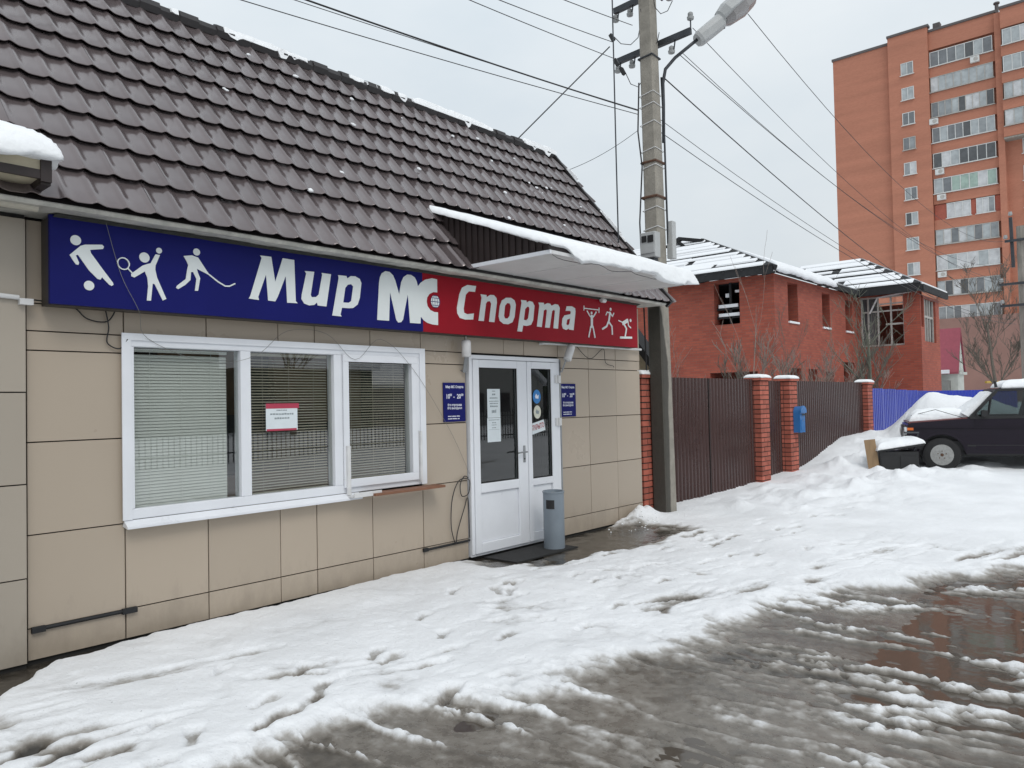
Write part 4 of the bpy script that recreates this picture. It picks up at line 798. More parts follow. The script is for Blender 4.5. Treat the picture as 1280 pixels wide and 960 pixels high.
# loose wires on the front
def cable(label, pts, r=.004, m='cable', cat='cable', name='loose_cable', n=5, smooth_n=6):
    P = [Vector(p) for p in pts]; out = []
    for i in range(len(P) - 1):
        p0, p1, p2, p3 = P[max(i - 1, 0)], P[i], P[i + 1], P[min(i + 2, len(P) - 1)]
        for k in range(smooth_n):
            t = k/smooth_n; out.append(.5*((2*p1) + (p2 - p0)*t + (2*p0 - 5*p1 + 4*p2 - p3)*t*t + (3*p1 - p0 - 3*p2 + p3)*t**3))
    out.append(P[-1]); return tag(MB().tube(out, r, n).build(name, m, smooth=True), label, cat)
cable('thin light string hanging slack across the head of the window', [(2.1, -.22, 2.95), (2.2, -.215, 2.6), (2.32, -.21, 2.36), (2.45, -.05, 2.18), (2.9, -.05, 2.02), (3.3, -.06, 2.08), (3.6, -.06, 2.30), (4.0, -.05, 2.30), (4.3, -.06, 2.08), (4.6, -.06, 2.28), (5.0, -.06, 2.0), (5.5, -.03, 1.4), (5.78, -.03, .92)], .0018, 'green_grey')
cable('black cable drooping below the left end of the sign', [(1.55, -.06, 2.40), (1.75, -.03, 2.40), (1.95, -.02, 2.38), (2.05, -.02, 2.30), (2.18, -.02, 2.29), (2.24, -.02, 2.38)], .005)
cable('short black cable hanging from the sign to the window corner', [(2.17, -.02, 2.37), (2.19, -.02, 2.25), (2.18, -.02, 2.14), (2.26, -.03, 2.10), (2.31, -.04, 2.17)], .005)
cable('black cable coiled on the wall left of the door', [(5.77, -.02, .88), (5.70, -.03, .90), (5.64, -.03, .82), (5.66, -.03, .70), (5.76, -.03, .72), (5.77, -.03, .86), (5.62, -.03, .86), (5.52, -.03, .68), (5.50, -.03, .40), (5.56, -.03, .22), (5.60, -.02, .34), (5.70, -.02, .56), (5.76, -.02, .66), (5.775, -.02, .25)], .005)
cable('thin slack cable beneath the right end of the sign', [(7.7, -.03, 2.36), (8.0, -.03, 2.20), (8.3, -.03, 2.34), (8.35, -.03, 2.16), (8.52, -.03, 2.12), (8.54, -.03, 2.10)], .004)
tag(MB().box(1.62, 1.70, -.09, -.052, 2.36, 2.40).tube([(1.50, -.07, 2.41), (1.62, -.07, 2.405)], .016, 8).build('junction_clip', 'white_worn'), 'white cable clip on the panel left of the sign', 'clip')
tag(MB().tube([(7.98, -.24, 2.925), (8.06, -.24, 2.925)], .028, 10).box(8.0, 8.05, -.24, -.21, 2.92, 2.96).build('camera_dome', 'white_worn'), 'small white security camera above the red end of the sign', 'camera')

# ================================================================== concrete utility pole by the shop corner
pole = thing('utility_pole', (9.72, -.05, 0), 'grey concrete utility pole with crossarms at the shop corner', 'utility pole')
def pc(z): return 9.735 - .029*z, -.05 - .006*z          # leans a little
def psz(z): return .155 - .0075*z, .120 - .0018*z        # half sizes
sh = MB(); prev = None
for k in range(19):
    z = -.2 + 9.0*k/18; (cx, cy), (hx, hy) = pc(z), psz(z); b_ = .035
    ring = [(cx - hx + b_, cy - hy, z), (cx + hx - b_, cy - hy, z), (cx + hx, cy - hy + b_, z), (cx + hx, cy + hy - b_, z), (cx + hx - b_, cy + hy, z), (cx - hx + b_, cy + hy, z), (cx - hx, cy + hy - b_, z), (cx - hx, cy - hy + b_*.4, z)]
    if prev: sh.add(prev + ring, [(a, (a + 1) % 8, 8 + (a + 1) % 8, 8 + a) for a in range(8)])
    prev = ring
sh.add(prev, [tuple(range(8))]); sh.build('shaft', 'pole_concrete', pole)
def band(z, m='white_worn', r=.006, dz=.02):
    (cx, cy), (hx, hy) = pc(z), psz(z); hx += .006; hy += .006
    MB().tube([(cx - hx, cy + hy, z - dz), (cx - hx, cy - hy, z + dz), (cx + hx, cy - hy, z), (cx + hx, cy + hy, z - dz), (cx - hx, cy + hy, z - dz)], r, 5).build('band', m, pole)
for z in (6.02, 5.86, 5.60, 5.22, 4.98, 4.38, 4.10): band(z)
band(6.55, 'steel', .014, .01); band(4.55, 'rusty', .02, 0); band(5.05, 'rusty', .018, 0)
arms = []
for z, dx in ((6.80, -.20), (7.56, -.19)):
    cx, cy = pc(z); a = MB().beam((cx - dx - .03, cy + .66, z - .04), (cx - dx - .03, cy - .58, z + .02), .06, .085).build('crossarm', 'steel', pole); arms.append(a)
    for yy in (.58, .33, -.33, -.58):
        x = cx - dx - .03; y = cy + yy; up = yy in (-.58,)
        s_ = 1 if up else -1
        ins = MB().tube([(x, y, z + .04*s_), (x, y + .02, z + .16*s_), (x + .0, y + .06, z + .20*s_), (x, y + .06, z + .14*s_)] if not up else [(x, y, z + .04), (x, y, z + .22)], .011, 6)
        ins.build('hook', 'steel', a)
        zc = z + (.22 if up else -.16); yc = y if up else y + .06
        soft(MB().lathe((x, yc, zc), [(.02, -.05), (.045, -.04), (.05, -.005), (.03, .005), (.038, .02), (.036, .05), (.02, .065)], 12).build('insulator', 'porcelain', a), 40)
MB().tube([(9.43, .02, 6.2), (9.42, .05, 5.5), (9.46, .02, 5.0), (9.44, .07, 4.2), (9.50, .08, 3.2), (9.55, .07, 1.2)], .012, 6).build('down_lead', 'cable', pole)
MB().tube([(9.70, -.19, 6.3), (9.71, -.21, 5.4), (9.72, -.21, 4.6), (9.75, -.20, 3.9)], .016, 6).build('conduit', 'steel', pole)
for k, (sx_, sz_, r_) in enumerate(((-.2, 6.95, .12), (-.24, 6.35, .16), (-.1, 7.25, .18), (.05, 6.9, .14), (.1, 7.3, .13))):      # slack jumper loops between insulators and shaft
    cx, cy = pc(sz_); yy = .45 - .2*k; MB().tube([(cx + sx_, cy + yy, sz_), (cx + sx_*.8, cy + yy*.8, sz_ - r_), (cx + sx_*.4, cy + yy*.55, sz_ - r_*1.2), (cx + sx_*.1, cy + yy*.35, sz_ - r_*.4), (cx, cy + yy*.3, sz_ + .1)], .006, 5).build('jumper', 'cable', pole)
for yy, zz in ((.40, 6.52), (.30, 6.36), (-.36, 7.2), (.46, 6.9)):
    cx, cy = pc(zz); MB().beam((cx - .2, cy + yy, zz), (cx - .2, cy + yy + .05, zz + .10), .05, .05).build('clamp', 'black', pole)
mb = thing('meter_box', (9.40, -.16, 3.62), 'grey electricity meter box strapped to the utility pole', 'meter')
bevel(MB().box(9.345, 9.485, -.23, .015, 3.66, 4.02).build('case', 'meter_grey', mb), .01)
MB().box(9.335, 9.346, -.20, -.11, 3.87, 3.97).box(9.335, 9.346, -.09, -.015, 3.88, 3.97).build('display', 'black', mb)
MB().box(9.330, 9.346, -.215, .0, 3.72, 3.84).build('cover', 'meter_grey', mb)
MB().box(9.38, 9.50, -.18, -.01, 3.56, 3.655).build('bracket', 'steel', mb)
tag(bevel(MB().box(9.74, 9.85, -.28, -.185, 3.68, 4.22).build('junction_box', 'meter_grey'), .008), 'slim grey junction box on the street side of the pole', 'box')
# street lamp on a bent arm
la = thing('street_lamp', (9.66, -.2, 5.4), 'grey street lamp head on a bent tube arm at the top of the pole', 'street lamp')
MB().tube([(9.70, -.20, 5.35), (9.69, -.22, 5.9), (9.68, -.225, 6.2), (9.70, -.26, 6.40), (9.79, -.37, 6.56), (9.90, -.49, 6.69), (10.06, -.67, 6.88)], .024, 8).build('arm', 'steel', la, smooth=True)
hd = Vector((.42, -.46, .47)).normalized(); sdv = hd.cross(Vector((0, 0, 1))).normalized(); upv = sdv.cross(hd)
o0 = Vector((10.02, -.62, 6.83)); LS = 1.28
def loft(secs, name, m, parent):
    b_ = MB(); prev = None
    for (t, w_, h0, h1) in secs:
        c = o0 + hd*t*1.08; ring = [c + sdv*(w_*LS*x) + upv*LS*(h0 if z < 0 else h1)*abs(z) for (x, z) in ((-1, 0), (-.8, .7), (-.3, 1), (.3, 1), (.8, .7), (1, 0), (.8, -.8), (.3, -1), (-.3, -1), (-.8, -.8))]
        if prev: b_.add(prev + ring, [(a, (a + 1) % 10, 10 + (a + 1) % 10, 10 + a) for a in range(10)])
        else: b_.add(ring, [tuple(range(9, -1, -1))])
        prev = ring
    b_.add(prev, [tuple(range(10))]); return soft(b_.build(name, m, parent), 35)
loft([(-.02, .085, -.07, .06), (.02, .10, -.09, .075), (.38, .10, -.085, .085), (.40, .12, -.06, .10)], 'gear_housing', 'meter_grey', la)
loft([(.40, .12, -.03, .11), (.50, .17, -.03, .14), (.72, .19, -.03, .15), (.92, .15, -.03, .12), (.99, .07, -.02, .06)], 'reflector_shell', 'meter_grey', la)
mat('lamp_glass', (.30, .29, .29), .2, var=.12, vscale=3)
loft([(.42, .10, -.06, -.03), (.52, .155, -.10, -.03), (.72, .175, -.115, -.03), (.88, .14, -.09, -.03), (.95, .07, -.05, -.03)], 'lens', 'lamp_glass', la)
MB().tube([o0 + hd*.40 - upv*.06 - sdv*.1, o0 + hd*.40 - upv*.11, o0 + hd*.40 - upv*.06 + sdv*.1], .012, 6).build('latch', 'steel', la)
# thin vertical lead mast between roof and crossarm
tag(MB().tube([(9.23, .30, 3.45), (9.215, .295, 5.2), (9.205, .29, 7.6)], .011, 6).build('lead_mast', 'steel'), 'thin dark upright mast between the roof verge and the crossarm', 'mast')

# ================================================================== fence along the plot: brick pillars, gates, sheets
bm_ = MB(); bw, bd, bh = .250, .120, .070
c_ = .004
def brickmesh(L_):
    h = L_/2; d = bd/2
    return MB().box(-h, h, -d, d, 0, bh).build('brick', 'brick_red', None, local=True)
long_b = brickmesh(.244); short_b = brickmesh(.118)
COL.objects.unlink(long_b); COL.objects.unlink(short_b)
def pillar(x0, label, z0=0., ztop=2.06, yf=.06, cap=True):
    t = thing('brick_pillar', (x0 + .19, yf + .13, z0), label, 'pillar', 'brick fence pillars')
    B('mortar_core', 'mortar', t, x0 + .008, x0 + .370, yf + .007, yf + .248, z0 - .1, ztop)
    n = int((ztop - z0)/.086)
    for k in range(n):
        z = z0 + .086*k
        for row in (0, 1):
            flip = (k + row) % 2; yc = yf + .06 + row*.132
            xs = ((long_b, x0 + .124), (short_b, x0 + .318)) if flip else ((short_b, x0 + .060), (long_b, x0 + .254))
            for src, xc in xs:
                o = bpy.data.objects.new('brick', src.data); COL.objects.link(o); o.parent = t
                o.location = Vector((xc + random.uniform(-.002, .002), yc + random.uniform(-.003, .003), z + random.uniform(-.0015, .0015))) - org(t); o.rotation_euler = (0, 0, random.uniform(-.008, .008))
    zt = z0 + .086*n
    B('cap', 'brick_red', t, x0 - .035, x0 + .415, yf - .035, yf + .29, zt, zt + .055)
    snow_pad('cap_snow', [(x0 - .03, yf - .03, zt + .056), (x0 + .41, yf - .03, zt + .056), (x0 + .41, yf + .285, zt + .056), (x0 - .03, yf + .285, zt + .056)], .060, t, over=.012, nu=18, nv=14, seed=x0, amp=.15, droop=.01)
pillar(9.36, 'brick pillar tight against the shop corner, half behind the pole')
pillar(13.36, 'brick pillar between the double gate and the wicket')
pillar(14.72, 'brick pillar between the wicket and the fence, with the blue mailbox')
pillar(19.55, 'last brick pillar, where the brown fence meets the blue fence', z0=.22, ztop=2.0)
def corr(x0, x1, z0, z1, y, name, m, parent, pitch=.118, depth=.020, axis='x'):
    """trapezoidal corrugated sheet, 2 sided thin shell"""
    n = max(1, round((x1 - x0)/pitch)); p = (x1 - x0)/n; pr_ = []
    for k in range(n):
        a = x0 + p*k; pr_ += [(a, 0), (a + p*.36, 0), (a + p*.50, depth), (a + p*.86, depth)]
    pr_.append((x1, 0)); vs = []
    for (a, d_) in pr_:
        for z in (z0, z1): vs.append((a, y - d_, z) if axis == 'x' else (y - d_, a, z))
    m_ = len(pr_)
    for (a, d_) in pr_:
        for z in (z0, z1): vs.append((a, y - d_ + .003, z) if axis == 'x' else (y - d_ + .003, a, z))
    fs = [(2*i, 2*i + 2, 2*i + 3, 2*i + 1) for i in range(m_ - 1)] + [(2*m_ + 2*i, 2*m_ + 2*i + 1, 2*m_ + 2*i + 3, 2*m_ + 2*i + 2) for i in range(m_ - 1)]
    fs += [(2*i + 1, 2*i + 3, 2*m_ + 2*i + 3, 2*m_ + 2*i + 1) for i in range(m_ - 1)]
    return MB().add(vs, fs).build(name, m, parent, fix=False)
gt = thing('double_gate', (11.6, .25, 0), 'dark brown corrugated double gate right of the utility pole', 'gate')
for a, b_ in ((9.80, 11.595), (11.62, 13.34)):
    lf = corr(a, b_, .06, 2.0, .20, 'leaf', 'brown_metal', gt, pitch=.115)
    B('frame_tube', 'brown_metal', lf, a, b_, .205, .245, 1.94, 1.98); B('frame_tube', 'brown_metal', lf, a, b_, .205, .245, .10, .14)
B('gate_post', 'dark_brown', gt, 11.598, 11.617, .17, .24, .04, 2.0)
wk = thing('wicket_gate', (14.2, .25, 0), 'narrow dark brown corrugated wicket between two brick pillars', 'gate')
corr(13.76, 14.70, .06, 1.98, .24, 'leaf', 'brown_metal', wk, pitch=.115)
fn = thing('brown_fence', (17.3, .25, 0), 'brown corrugated fence run behind the mailbox, snow drifted at its foot', 'fence')
xs_ = [15.12, 16.25, 17.38, 18.50, 19.52]
for a, b_ in zip(xs_[:-1], xs_[1:]): corr(a, b_ + .001, .1, 1.985, .20, 'sheet', 'brown_metal', fn, pitch=.115, depth=.030)
B('rail', 'dark_brown', fn, 15.12, 19.5, .207, .25, 1.6, 1.64); B('rail', 'dark_brown', fn, 15.12, 19.5, .207, .25, .5, .54)
bf = thing('blue_fence', (23, .3, 0), 'bright blue corrugated fence beyond the last brick pillar', 'fence', 'blue corrugated fences')
for k in range(5):
    a = 19.95 + 1.2*k; corr(a, a + 1.201, .2, 1.84 - .015*k, .20 + .02*k, 'sheet', 'blue_metal', bf, pitch=.15, depth=.040)
bf2 = thing('blue_fence', (30, 0, 0), 'far low blue fence behind the snowed-up car', 'fence', 'blue corrugated fences')
for k in range(5):
    a = Vector((27.6 + .62*k, 1.2 - .52*k)); b_ = Vector((27.6 + .62*(k + 1), 1.2 - .52*(k + 1))); n = 7; vs = []
    for q in range(n*4 + 1):
        p = a + (b_ - a)*(q/(n*4)); d_ = .02 if q % 4 in (1, 2) else 0; vs += [(p.x - d_*.6, p.y - d_*.8, .1), (p.x - d_*.6, p.y - d_*.8, 1.78)]
    vs += [(v[0] + .003, v[1] + .004, v[2]) for v in vs]; m_ = 4*n + 1
    MB().add(vs, [(2*i, 2*i + 2, 2*i + 3, 2*i + 1) for i in range(m_ - 1)] + [(2*m_ + 2*i, 2*m_ + 2*i + 1, 2*m_ + 2*i + 3, 2*m_ + 2*i + 2) for i in range(m_ - 1)]).build('sheet', 'blue_metal', bf2, fix=False)
mbx = thing('mailbox', (14.99, 0, .98), 'blue arched metal mailbox hung on a brick fence pillar', 'mailbox')
prof = [(14.86, .97), (15.12, .97), (15.12, 1.36)] + [(14.99 + .13*math.cos(R(a)), 1.36 + .12*math.sin(R(a))) for a in range(20, 161, 20)] + [(14.86, 1.36)]
MB().plate(prof, -.075, .055).build('body', 'mail_blue', mbx)
MB().plate([(14.85, 1.35), (15.13, 1.35)] + [(14.99 + .145*math.cos(R(a)), 1.355 + .135*math.sin(R(a))) for a in range(15, 166, 15)], -.105, -.076).build('hood', 'mail_blue', mbx)
MB().box(14.90, 15.08, -.108, -.105, 1.30, 1.33).build('slot', 'black', mbx); B('door_flap', 'mail_blue', mbx, 14.90, 15.08, -.084, -.076, 1.02, 1.22); MB().lathe((14.99, -.086, 1.2), [(.012, -.004), (.012, .002)], 8, 'y').build('lock', 'galv', mbx)
# small shed behind the shop corner
sd_ = thing('garden_shed', (10.8, 1.2, 0), 'small yellowish lean-to with a dark sloping verge behind the shop corner', 'shed')
MB().hexa([(10.3, .50, -.1), (10.5, .50, -.1), (10.5, 1.3, -.1), (10.3, 1.3, -.1)], [(10.3, .50, 2.28), (10.5, .50, 2.28), (10.5, 1.3, 3.2), (10.3, 1.3, 3.2)]).build('wall', 'yellow_board', sd_)
MB().hexa([(10.22, .40, 2.10), (10.55, .40, 2.10), (10.55, 1.3, 3.22), (10.22, 1.3, 3.22)], [(10.22, .40, 2.26), (10.55, .40, 2.26), (10.55, 1.3, 3.42), (10.22, 1.3, 3.42)]).build('roof', 'char', sd_)

# ================================================================== parked car (front towards the left), snowed up
cang = R(-76)
CARZ = gh(17.2, -2.2) - .07
cfw = Vector((math.cos(cang + R(4)), math.sin(cang + R(4)), 0)); csd = Vector((cfw.y, -cfw.x, 0))    # cfw runs front -> rear; csd away from the viewer is -csd
wc = Vector((17.05, -2.03, 0)); c0 = wc - cfw*.62 + Vector((-cfw.y, cfw.x, 0))*.70
car = thing('parked_car', (c0.x, c0.y, CARZ), 'dark boxy three-door off-roader nosed in by the fence, bonnet under snow', 'car', rz=math.atan2(cfw.y, cfw.x))
# local frame: x front->rear, y: near side is -y, z up
HW = .80
def arc(cx, r, z, a0, a1, n=9): return [(cx + r*math.cos(R(a0 + (a1 - a0)*k/n)), z + r*math.sin(R(a0 + (a1 - a0)*k/n))) for k in range(n + 1)]
low = [(.02, .42)] + arc(.62, .40, .33, 172, 8) + [(1.10, .36), (2.34, .36)] + arc(2.82, .40, .33, 172, 8) + [(3.62, .42), (3.68, .60), (3.66, 1.02), (3.60, 1.08)]
up_ = [(1.10, 1.045), (.10, .965), (.03, .93), (.0, .62)]
outline = low + up_
bd_ = MB(); n = len(outline); half = lambda z: HW - .05*max(0, (z - .75))/.35 - .03*max(0, .5 - z)
from mathutils.geometry import tessellate_polygon as _tess
tri = _tess([[Vector((p[0], p[1], 0)) for p in outline]])
vs = [(p[0], -half(p[1]), p[1]) for p in outline] + [(p[0], half(p[1]), p[1]) for p in outline]
fs = [tuple(t) for t in tri] + [tuple(i + n for i in reversed(t)) for t in tri] + [(i, (i + 1) % n, n + (i + 1) % n, n + i) for i in range(n)]
body = bd_.add(vs, fs).build('body', 'car_paint', car, local=True)
def cb_(name, m, b_, parent=car): return b_.build(name, m, parent, local=True)
cb_('bonnet', 'car_hood', MB().hexa([(.06, -.74, .955), (1.12, -.745, 1.04), (1.12, .745, 1.04), (.06, .74, .955)], [(.05, -.70, .985), (1.12, -.71, 1.065), (1.12, .71, 1.065), (.05, .70, .985)]))
cb_('underbody', 'black', MB().box(.2, 3.5, -.62, .62, .30, .72).box(.1, 3.6, -.70, .70, .42, .60))
# wheel-arch lips
for cx in (.62, 2.82):
    ar = MB(); pts = arc(cx, .415, .33, 176, 4, 14); prev = None
    for (x, z) in pts:
        d = Vector((x - cx, z - .33)).normalized(); ring = [(x, -half(z) - .018, z), (x + d.x*.035, -half(z) - .012, z + d.y*.035), (x + d.x*.035, -half(z) + .02, z + d.y*.035), (x, -half(z) + .02, z)]
        if prev: ar.add(prev + ring, [(a, (a + 1) % 4, 4 + (a + 1) % 4, 4 + a) for a in range(4)])
        prev = ring
    cb_('arch_lip', 'car_paint', ar)
cb_('side_moulding', 'black', MB().box(1.06, 2.38, -HW - .004, -HW + .03, .50, .53)); cb_('swage_line', 'car_paint', MB().beam((.08, -HW + .0, .86), (3.6, -HW + .0, .88), .022, .018))
cb_('sill', 'black', MB().box(1.04, 2.40, -HW + .02, -.60, .33, .40))
# door with handle
dr = cb_('door', 'car_paint', MB().hexa([(1.20, -HW - .008, .44), (2.28, -HW - .008, .44), (2.28, -HW + .02, .44), (1.20, -HW + .02, .44)], [(1.20, -HW + .022, 1.03), (2.28, -HW + .022, 1.03), (2.28, -HW + .06, 1.03), (1.20, -HW + .06, 1.03)]))
cb_('handle', 'chrome', MB().box(2.02, 2.16, -HW - .018, -HW + .012, .915, .94), dr)
# glasshouse
GH = .66; RZc = 1.585
def gp(x, z, s): return (x, s*(.752 - (z - 1.04)*.17), z)
gf = MB()
for s in (-1, 1):
    gf.beam(gp(1.12, 1.05, s), gp(1.60, RZc, s), .05, .055); gf.beam(gp(2.30, 1.05, s), gp(2.34, RZc, s), .05, .07); gf.beam(gp(3.58, 1.06, s), gp(3.20, RZc, s), .05, .09); gf.beam(gp(1.13, 1.055, s), gp(3.58, 1.075, s), .045, .05); gf.beam(gp(1.58, RZc, s), gp(3.22, RZc + .01, s), .05, .05); gf.beam(gp(1.42, 1.06, s), gp(1.50, 1.47, s), .03, .03)
gf.beam(gp(1.60, RZc, -1), gp(1.60, RZc, 1), .06, .05); gf.beam(gp(1.12, 1.05, -1), gp(1.12, 1.05, 1), .06, .05); gf.beam(gp(3.20, RZc, -1), gp(3.20, RZc, 1), .06, .05)
cb_('pillar_frame', 'black', gf)
cb_('roof_panel', 'car_paint', MB().hexa([(1.58, -.66, RZc), (3.24, -.66, RZc), (3.24, .66, RZc), (1.58, .66, RZc)], [(1.66, -.58, RZc + .05), (3.16, -.58, RZc + .05), (3.16, .58, RZc + .05), (1.66, .58, RZc + .05)]))
def pane4(q): return MB().add(list(q) + [(p[0], p[1]*.993, p[2]) for p in q], [(0, 1, 2, 3), (7, 6, 5, 4)])
for s in (-1, 1):
    cb_('side_window', 'car_glass', pane4([gp(1.18, 1.08, s), gp(2.28, 1.08, s), gp(2.32, 1.56, s), gp(1.62, 1.56, s)])); cb_('side_window', 'car_glass', pane4([gp(2.34, 1.08, s), gp(3.52, 1.09, s), gp(3.18, 1.56, s), gp(2.38, 1.56, s)]))
ws = cb_('windscreen', 'car_glass', MB().add([gp(1.13, 1.06, -1), gp(1.13, 1.06, 1), gp(1.60, 1.57, 1), gp(1.60, 1.57, -1)], [(0, 1, 2, 3)]))
cb_('rear_window', 'car_glass', MB().add([gp(3.58, 1.08, -1), gp(3.58, 1.08, 1), gp(3.22, 1.57, 1), gp(3.22, 1.57, -1)], [(0, 1, 2, 3)]))
cb_('seats', 'interior_dark', MB().box(1.75, 2.2, -.62, -.15, .6, 1.0).hexa([(2.12, -.60, .95), (2.28, -.60, .95), (2.28, -.17, .95), (2.12, -.17, .95)], [(2.25, -.55, 1.42), (2.36, -.55, 1.42), (2.36, -.22, 1.42), (2.25, -.22, 1.42)]).box(1.75, 2.2, .15, .62, .6, 1.0).hexa([(2.12, .17, .95), (2.28, .17, .95), (2.28, .60, .95), (2.12, .60, .95)], [(2.25, .22, 1.42), (2.36, .22, 1.42), (2.36, .55, 1.42), (2.25, .55, 1.42)]).box(1.2, 1.4, -.7, .7, .8, 1.06))
cb_('mirror', 'black', MB().box(1.30, 1.40, -.93, -.80, 1.08, 1.20).beam((1.34, -.82, 1.10), (1.36, -.74, 1.07), .03, .03))
# front: grille, lamps, bumper, number plate
cb_('grille', 'black', MB().box(-.012, .03, -.50, .50, .62, .90))
for s in (-1, 1):
    hl = cb_('headlight', 'chrome', MB().lathe((-.01, s*.58, .77), [(.11, -.012), (.115, .03)], 16, 'x')); cb_('lens', 'lamp_glass', MB().lathe((-.012, s*.58, .77), [(.02, -.022), (.07, -.016), (.1, -.006), (.1, .002)], 16, 'x'), hl)
    cb_('turn_signal', 'amber', MB().box(-.008, .17, s*HW - .03*s - .02, s*HW + .004*s - .0, .80, .87) if s > 0 else MB().box(.02, .13, -HW + .028 - .05, -HW + .02, .82, .87))
cb_('bumper', 'black', MB().box(-.13, .02, -.80, .80, .45, .56).hexa([(-.12, -.82, .45), (.25, -.83, .45), (.25, -.79, .45), (-.12, -.78, .45)], [(-.12, -.82, .55), (.25, -.83, .55), (.25, -.79, .55), (-.12, -.78, .55)]))
cb_('bumper', 'black', MB().box(3.66, 3.80, -.80, .80, .45, .56))
# wheels
for (cx, s) in ((.62, -1), (2.82, -1), (.62, 1), (2.82, 1)):
    y = s*.70; wh = cb_('wheel', 'rubber', MB().lathe((cx, y, .33), [(.20, -.075), (.30, -.088), (.335, -.07), (.342, 0), (.335, .07), (.30, .088), (.20, .075)], 28, 'y')); soft(wh, 35)
    q = s
    rm = cb_('rim', 'rim', MB().lathe((cx, y, .33), [(.205, q*.078), (.195, q*.060), (.170, q*.035), (.150, q*.040), (.125, q*.070), (.07, q*.074), (.055, q*.055), (.03, q*.055)], 28, 'y'), wh); soft(rm, 30)
    hb = MB()
    for k in range(10):
        a = 2*math.pi*k/10; hb.lathe((cx + .148*math.cos(a), y + q*.050, .33 + .148*math.sin(a)), [(.026, 0), (.026, q*.004)], 8, 'y')
    cb_('rim_holes', 'black', hb, wh)
    nb = MB().lathe((cx, y, .33), [(.035, q*.056), (.03, q*.085), (.0, q*.088)], 12, 'y')
    for k in range(5): a = 2*math.pi*k/5 + .3; nb.lathe((cx + .075*math.cos(a), y + q*.074, .33 + .075*math.sin(a)), [(.012, 0), (.010, q*.012)], 6, 'y')
    cb_('hub_nuts', 'rusty', nb, wh)
# snow lying on the car
def localsnow(name, corners, thick, over, seed, nu=36, nv=24, amp=.25, droop=.03):
    o = snow_pad(name, corners, thick, None, over=over, nu=nu, nv=nv, seed=seed, amp=amp, droop=droop); loc = o.location.copy(); o.parent = car; o.location = loc; return o
localsnow('bonnet_snow', [(.10, -.50, .985), (1.12, -.58, 1.065), (1.12, .72, 1.065), (.10, .72, .985)], .20, .02, 21)
localsnow('roof_snow', [(1.72, -.58, RZc + .05), (3.2, -.58, RZc + .05), (3.2, .58, RZc + .05), (1.72, .58, RZc + .05)], .15, .04, 22)
wsn = MB(); gw = 14; vs = []
for j in range(gw + 1):
    for i in range(gw + 1):
        u, v = i/gw, j/gw; s = -.93 + 1.86*u; x = 1.10 + .40*v; z = 1.07 + .47*v; th = .17*math.sin(math.pi*min(1, .12 + .88*u))**.5*(1 - .75*v)*(.8 + .5*float(fbm(u*4 + 3, v*4, 3))) + .012
        p = gp(x, z, s); vs.append((p[0] - th*.75, p[1], p[2] + th*.55))
vs2 = [gp(1.12 + .42*(j/gw), 1.062 + .47*(j/gw), -.93 + 1.86*(i/gw)) for j in range(gw + 1) for i in range(gw + 1)]
W_ = gw + 1; fs = [(j*W_ + i, j*W_ + i + 1, (j + 1)*W_ + i + 1, (j + 1)*W_ + i) for j in range(gw) for i in range(gw)]; N_ = len(vs)
lp = [i for i in range(W_)] + [j*W_ + gw for j in range(1, W_)] + [gw*W_ + i for i in range(gw - 1, -1, -1)] + [j*W_ for j in range(gw - 1, 0, -1)]
fs += [(lp[i], N_ + lp[i], N_ + lp[(i + 1) % len(lp)], lp[(i + 1) % len(lp)]) for i in range(len(lp))]
o = cb_('windscreen_snow', 'snow', wsn.add(vs + vs2, fs)); soft(o, 60)
cb_('aerial', 'cable', MB().tube([(1.0, -.72, 1.06), (.55, -.55, 1.22), (.12, -.40, 1.10)], .006, 5)); cb_('aerial', 'cable', MB().tube([(1.60, -.60, 1.64), (1.58, -.60, 1.76)], [.03, .022], 6))
# low dark box in front of the car, its lid under snow, and a board leaning on it
bx = thing('dark_box', (16.16, -1.36, .09), 'low black box with snow on its lid in front of the parked car', 'box', rz=R(-58))
zb = gh(16.05, -1.4)
MB().box(-.30, .40, -.25, .30, zb - .15 - .1, .48).box(-.28, .02, -.262, -.25, .12, .40).box(.07, .37, -.262, -.25, .12, .40).build('body', 'black', bx, local=True)
MB().hexa([(-.34, -.30, .48), (.50, -.30, .60), (.50, .36, .60), (-.34, .36, .48)], [(-.34, -.30, .51), (.50, -.30, .64), (.50, .36, .64), (-.34, .36, .51)]).build('lid', 'black', bx, local=True)
o = snow_pad('lid_snow', [(-.33, -.27, .515), (.50, -.27, .645), (.50, .36, .645), (-.33, .36, .515)], .13, None, over=.02, nu=30, nv=26, seed=31, amp=.4, droop=.02); l_ = o.location.copy(); o.parent = bx; o.location = l_
tag(MB().beam((15.78, -1.14, zb - .05), (15.85, -1.04, .80), .04, .20, (.3, -.95, 0)).build('wooden_board', 'wood'), 'pale wooden board propped at the left end of the dark box', 'board')
tag(MB().tube([(16.28, -1.62, .42), (16.36, -1.72, .62), (16.44, -1.74, .78), (16.40, -1.78, .92), (16.20, -1.58, .93)], .018, 6).build('bent_rod', 'steel'), 'bent dark metal rod sticking up between the box and the car', 'rod')

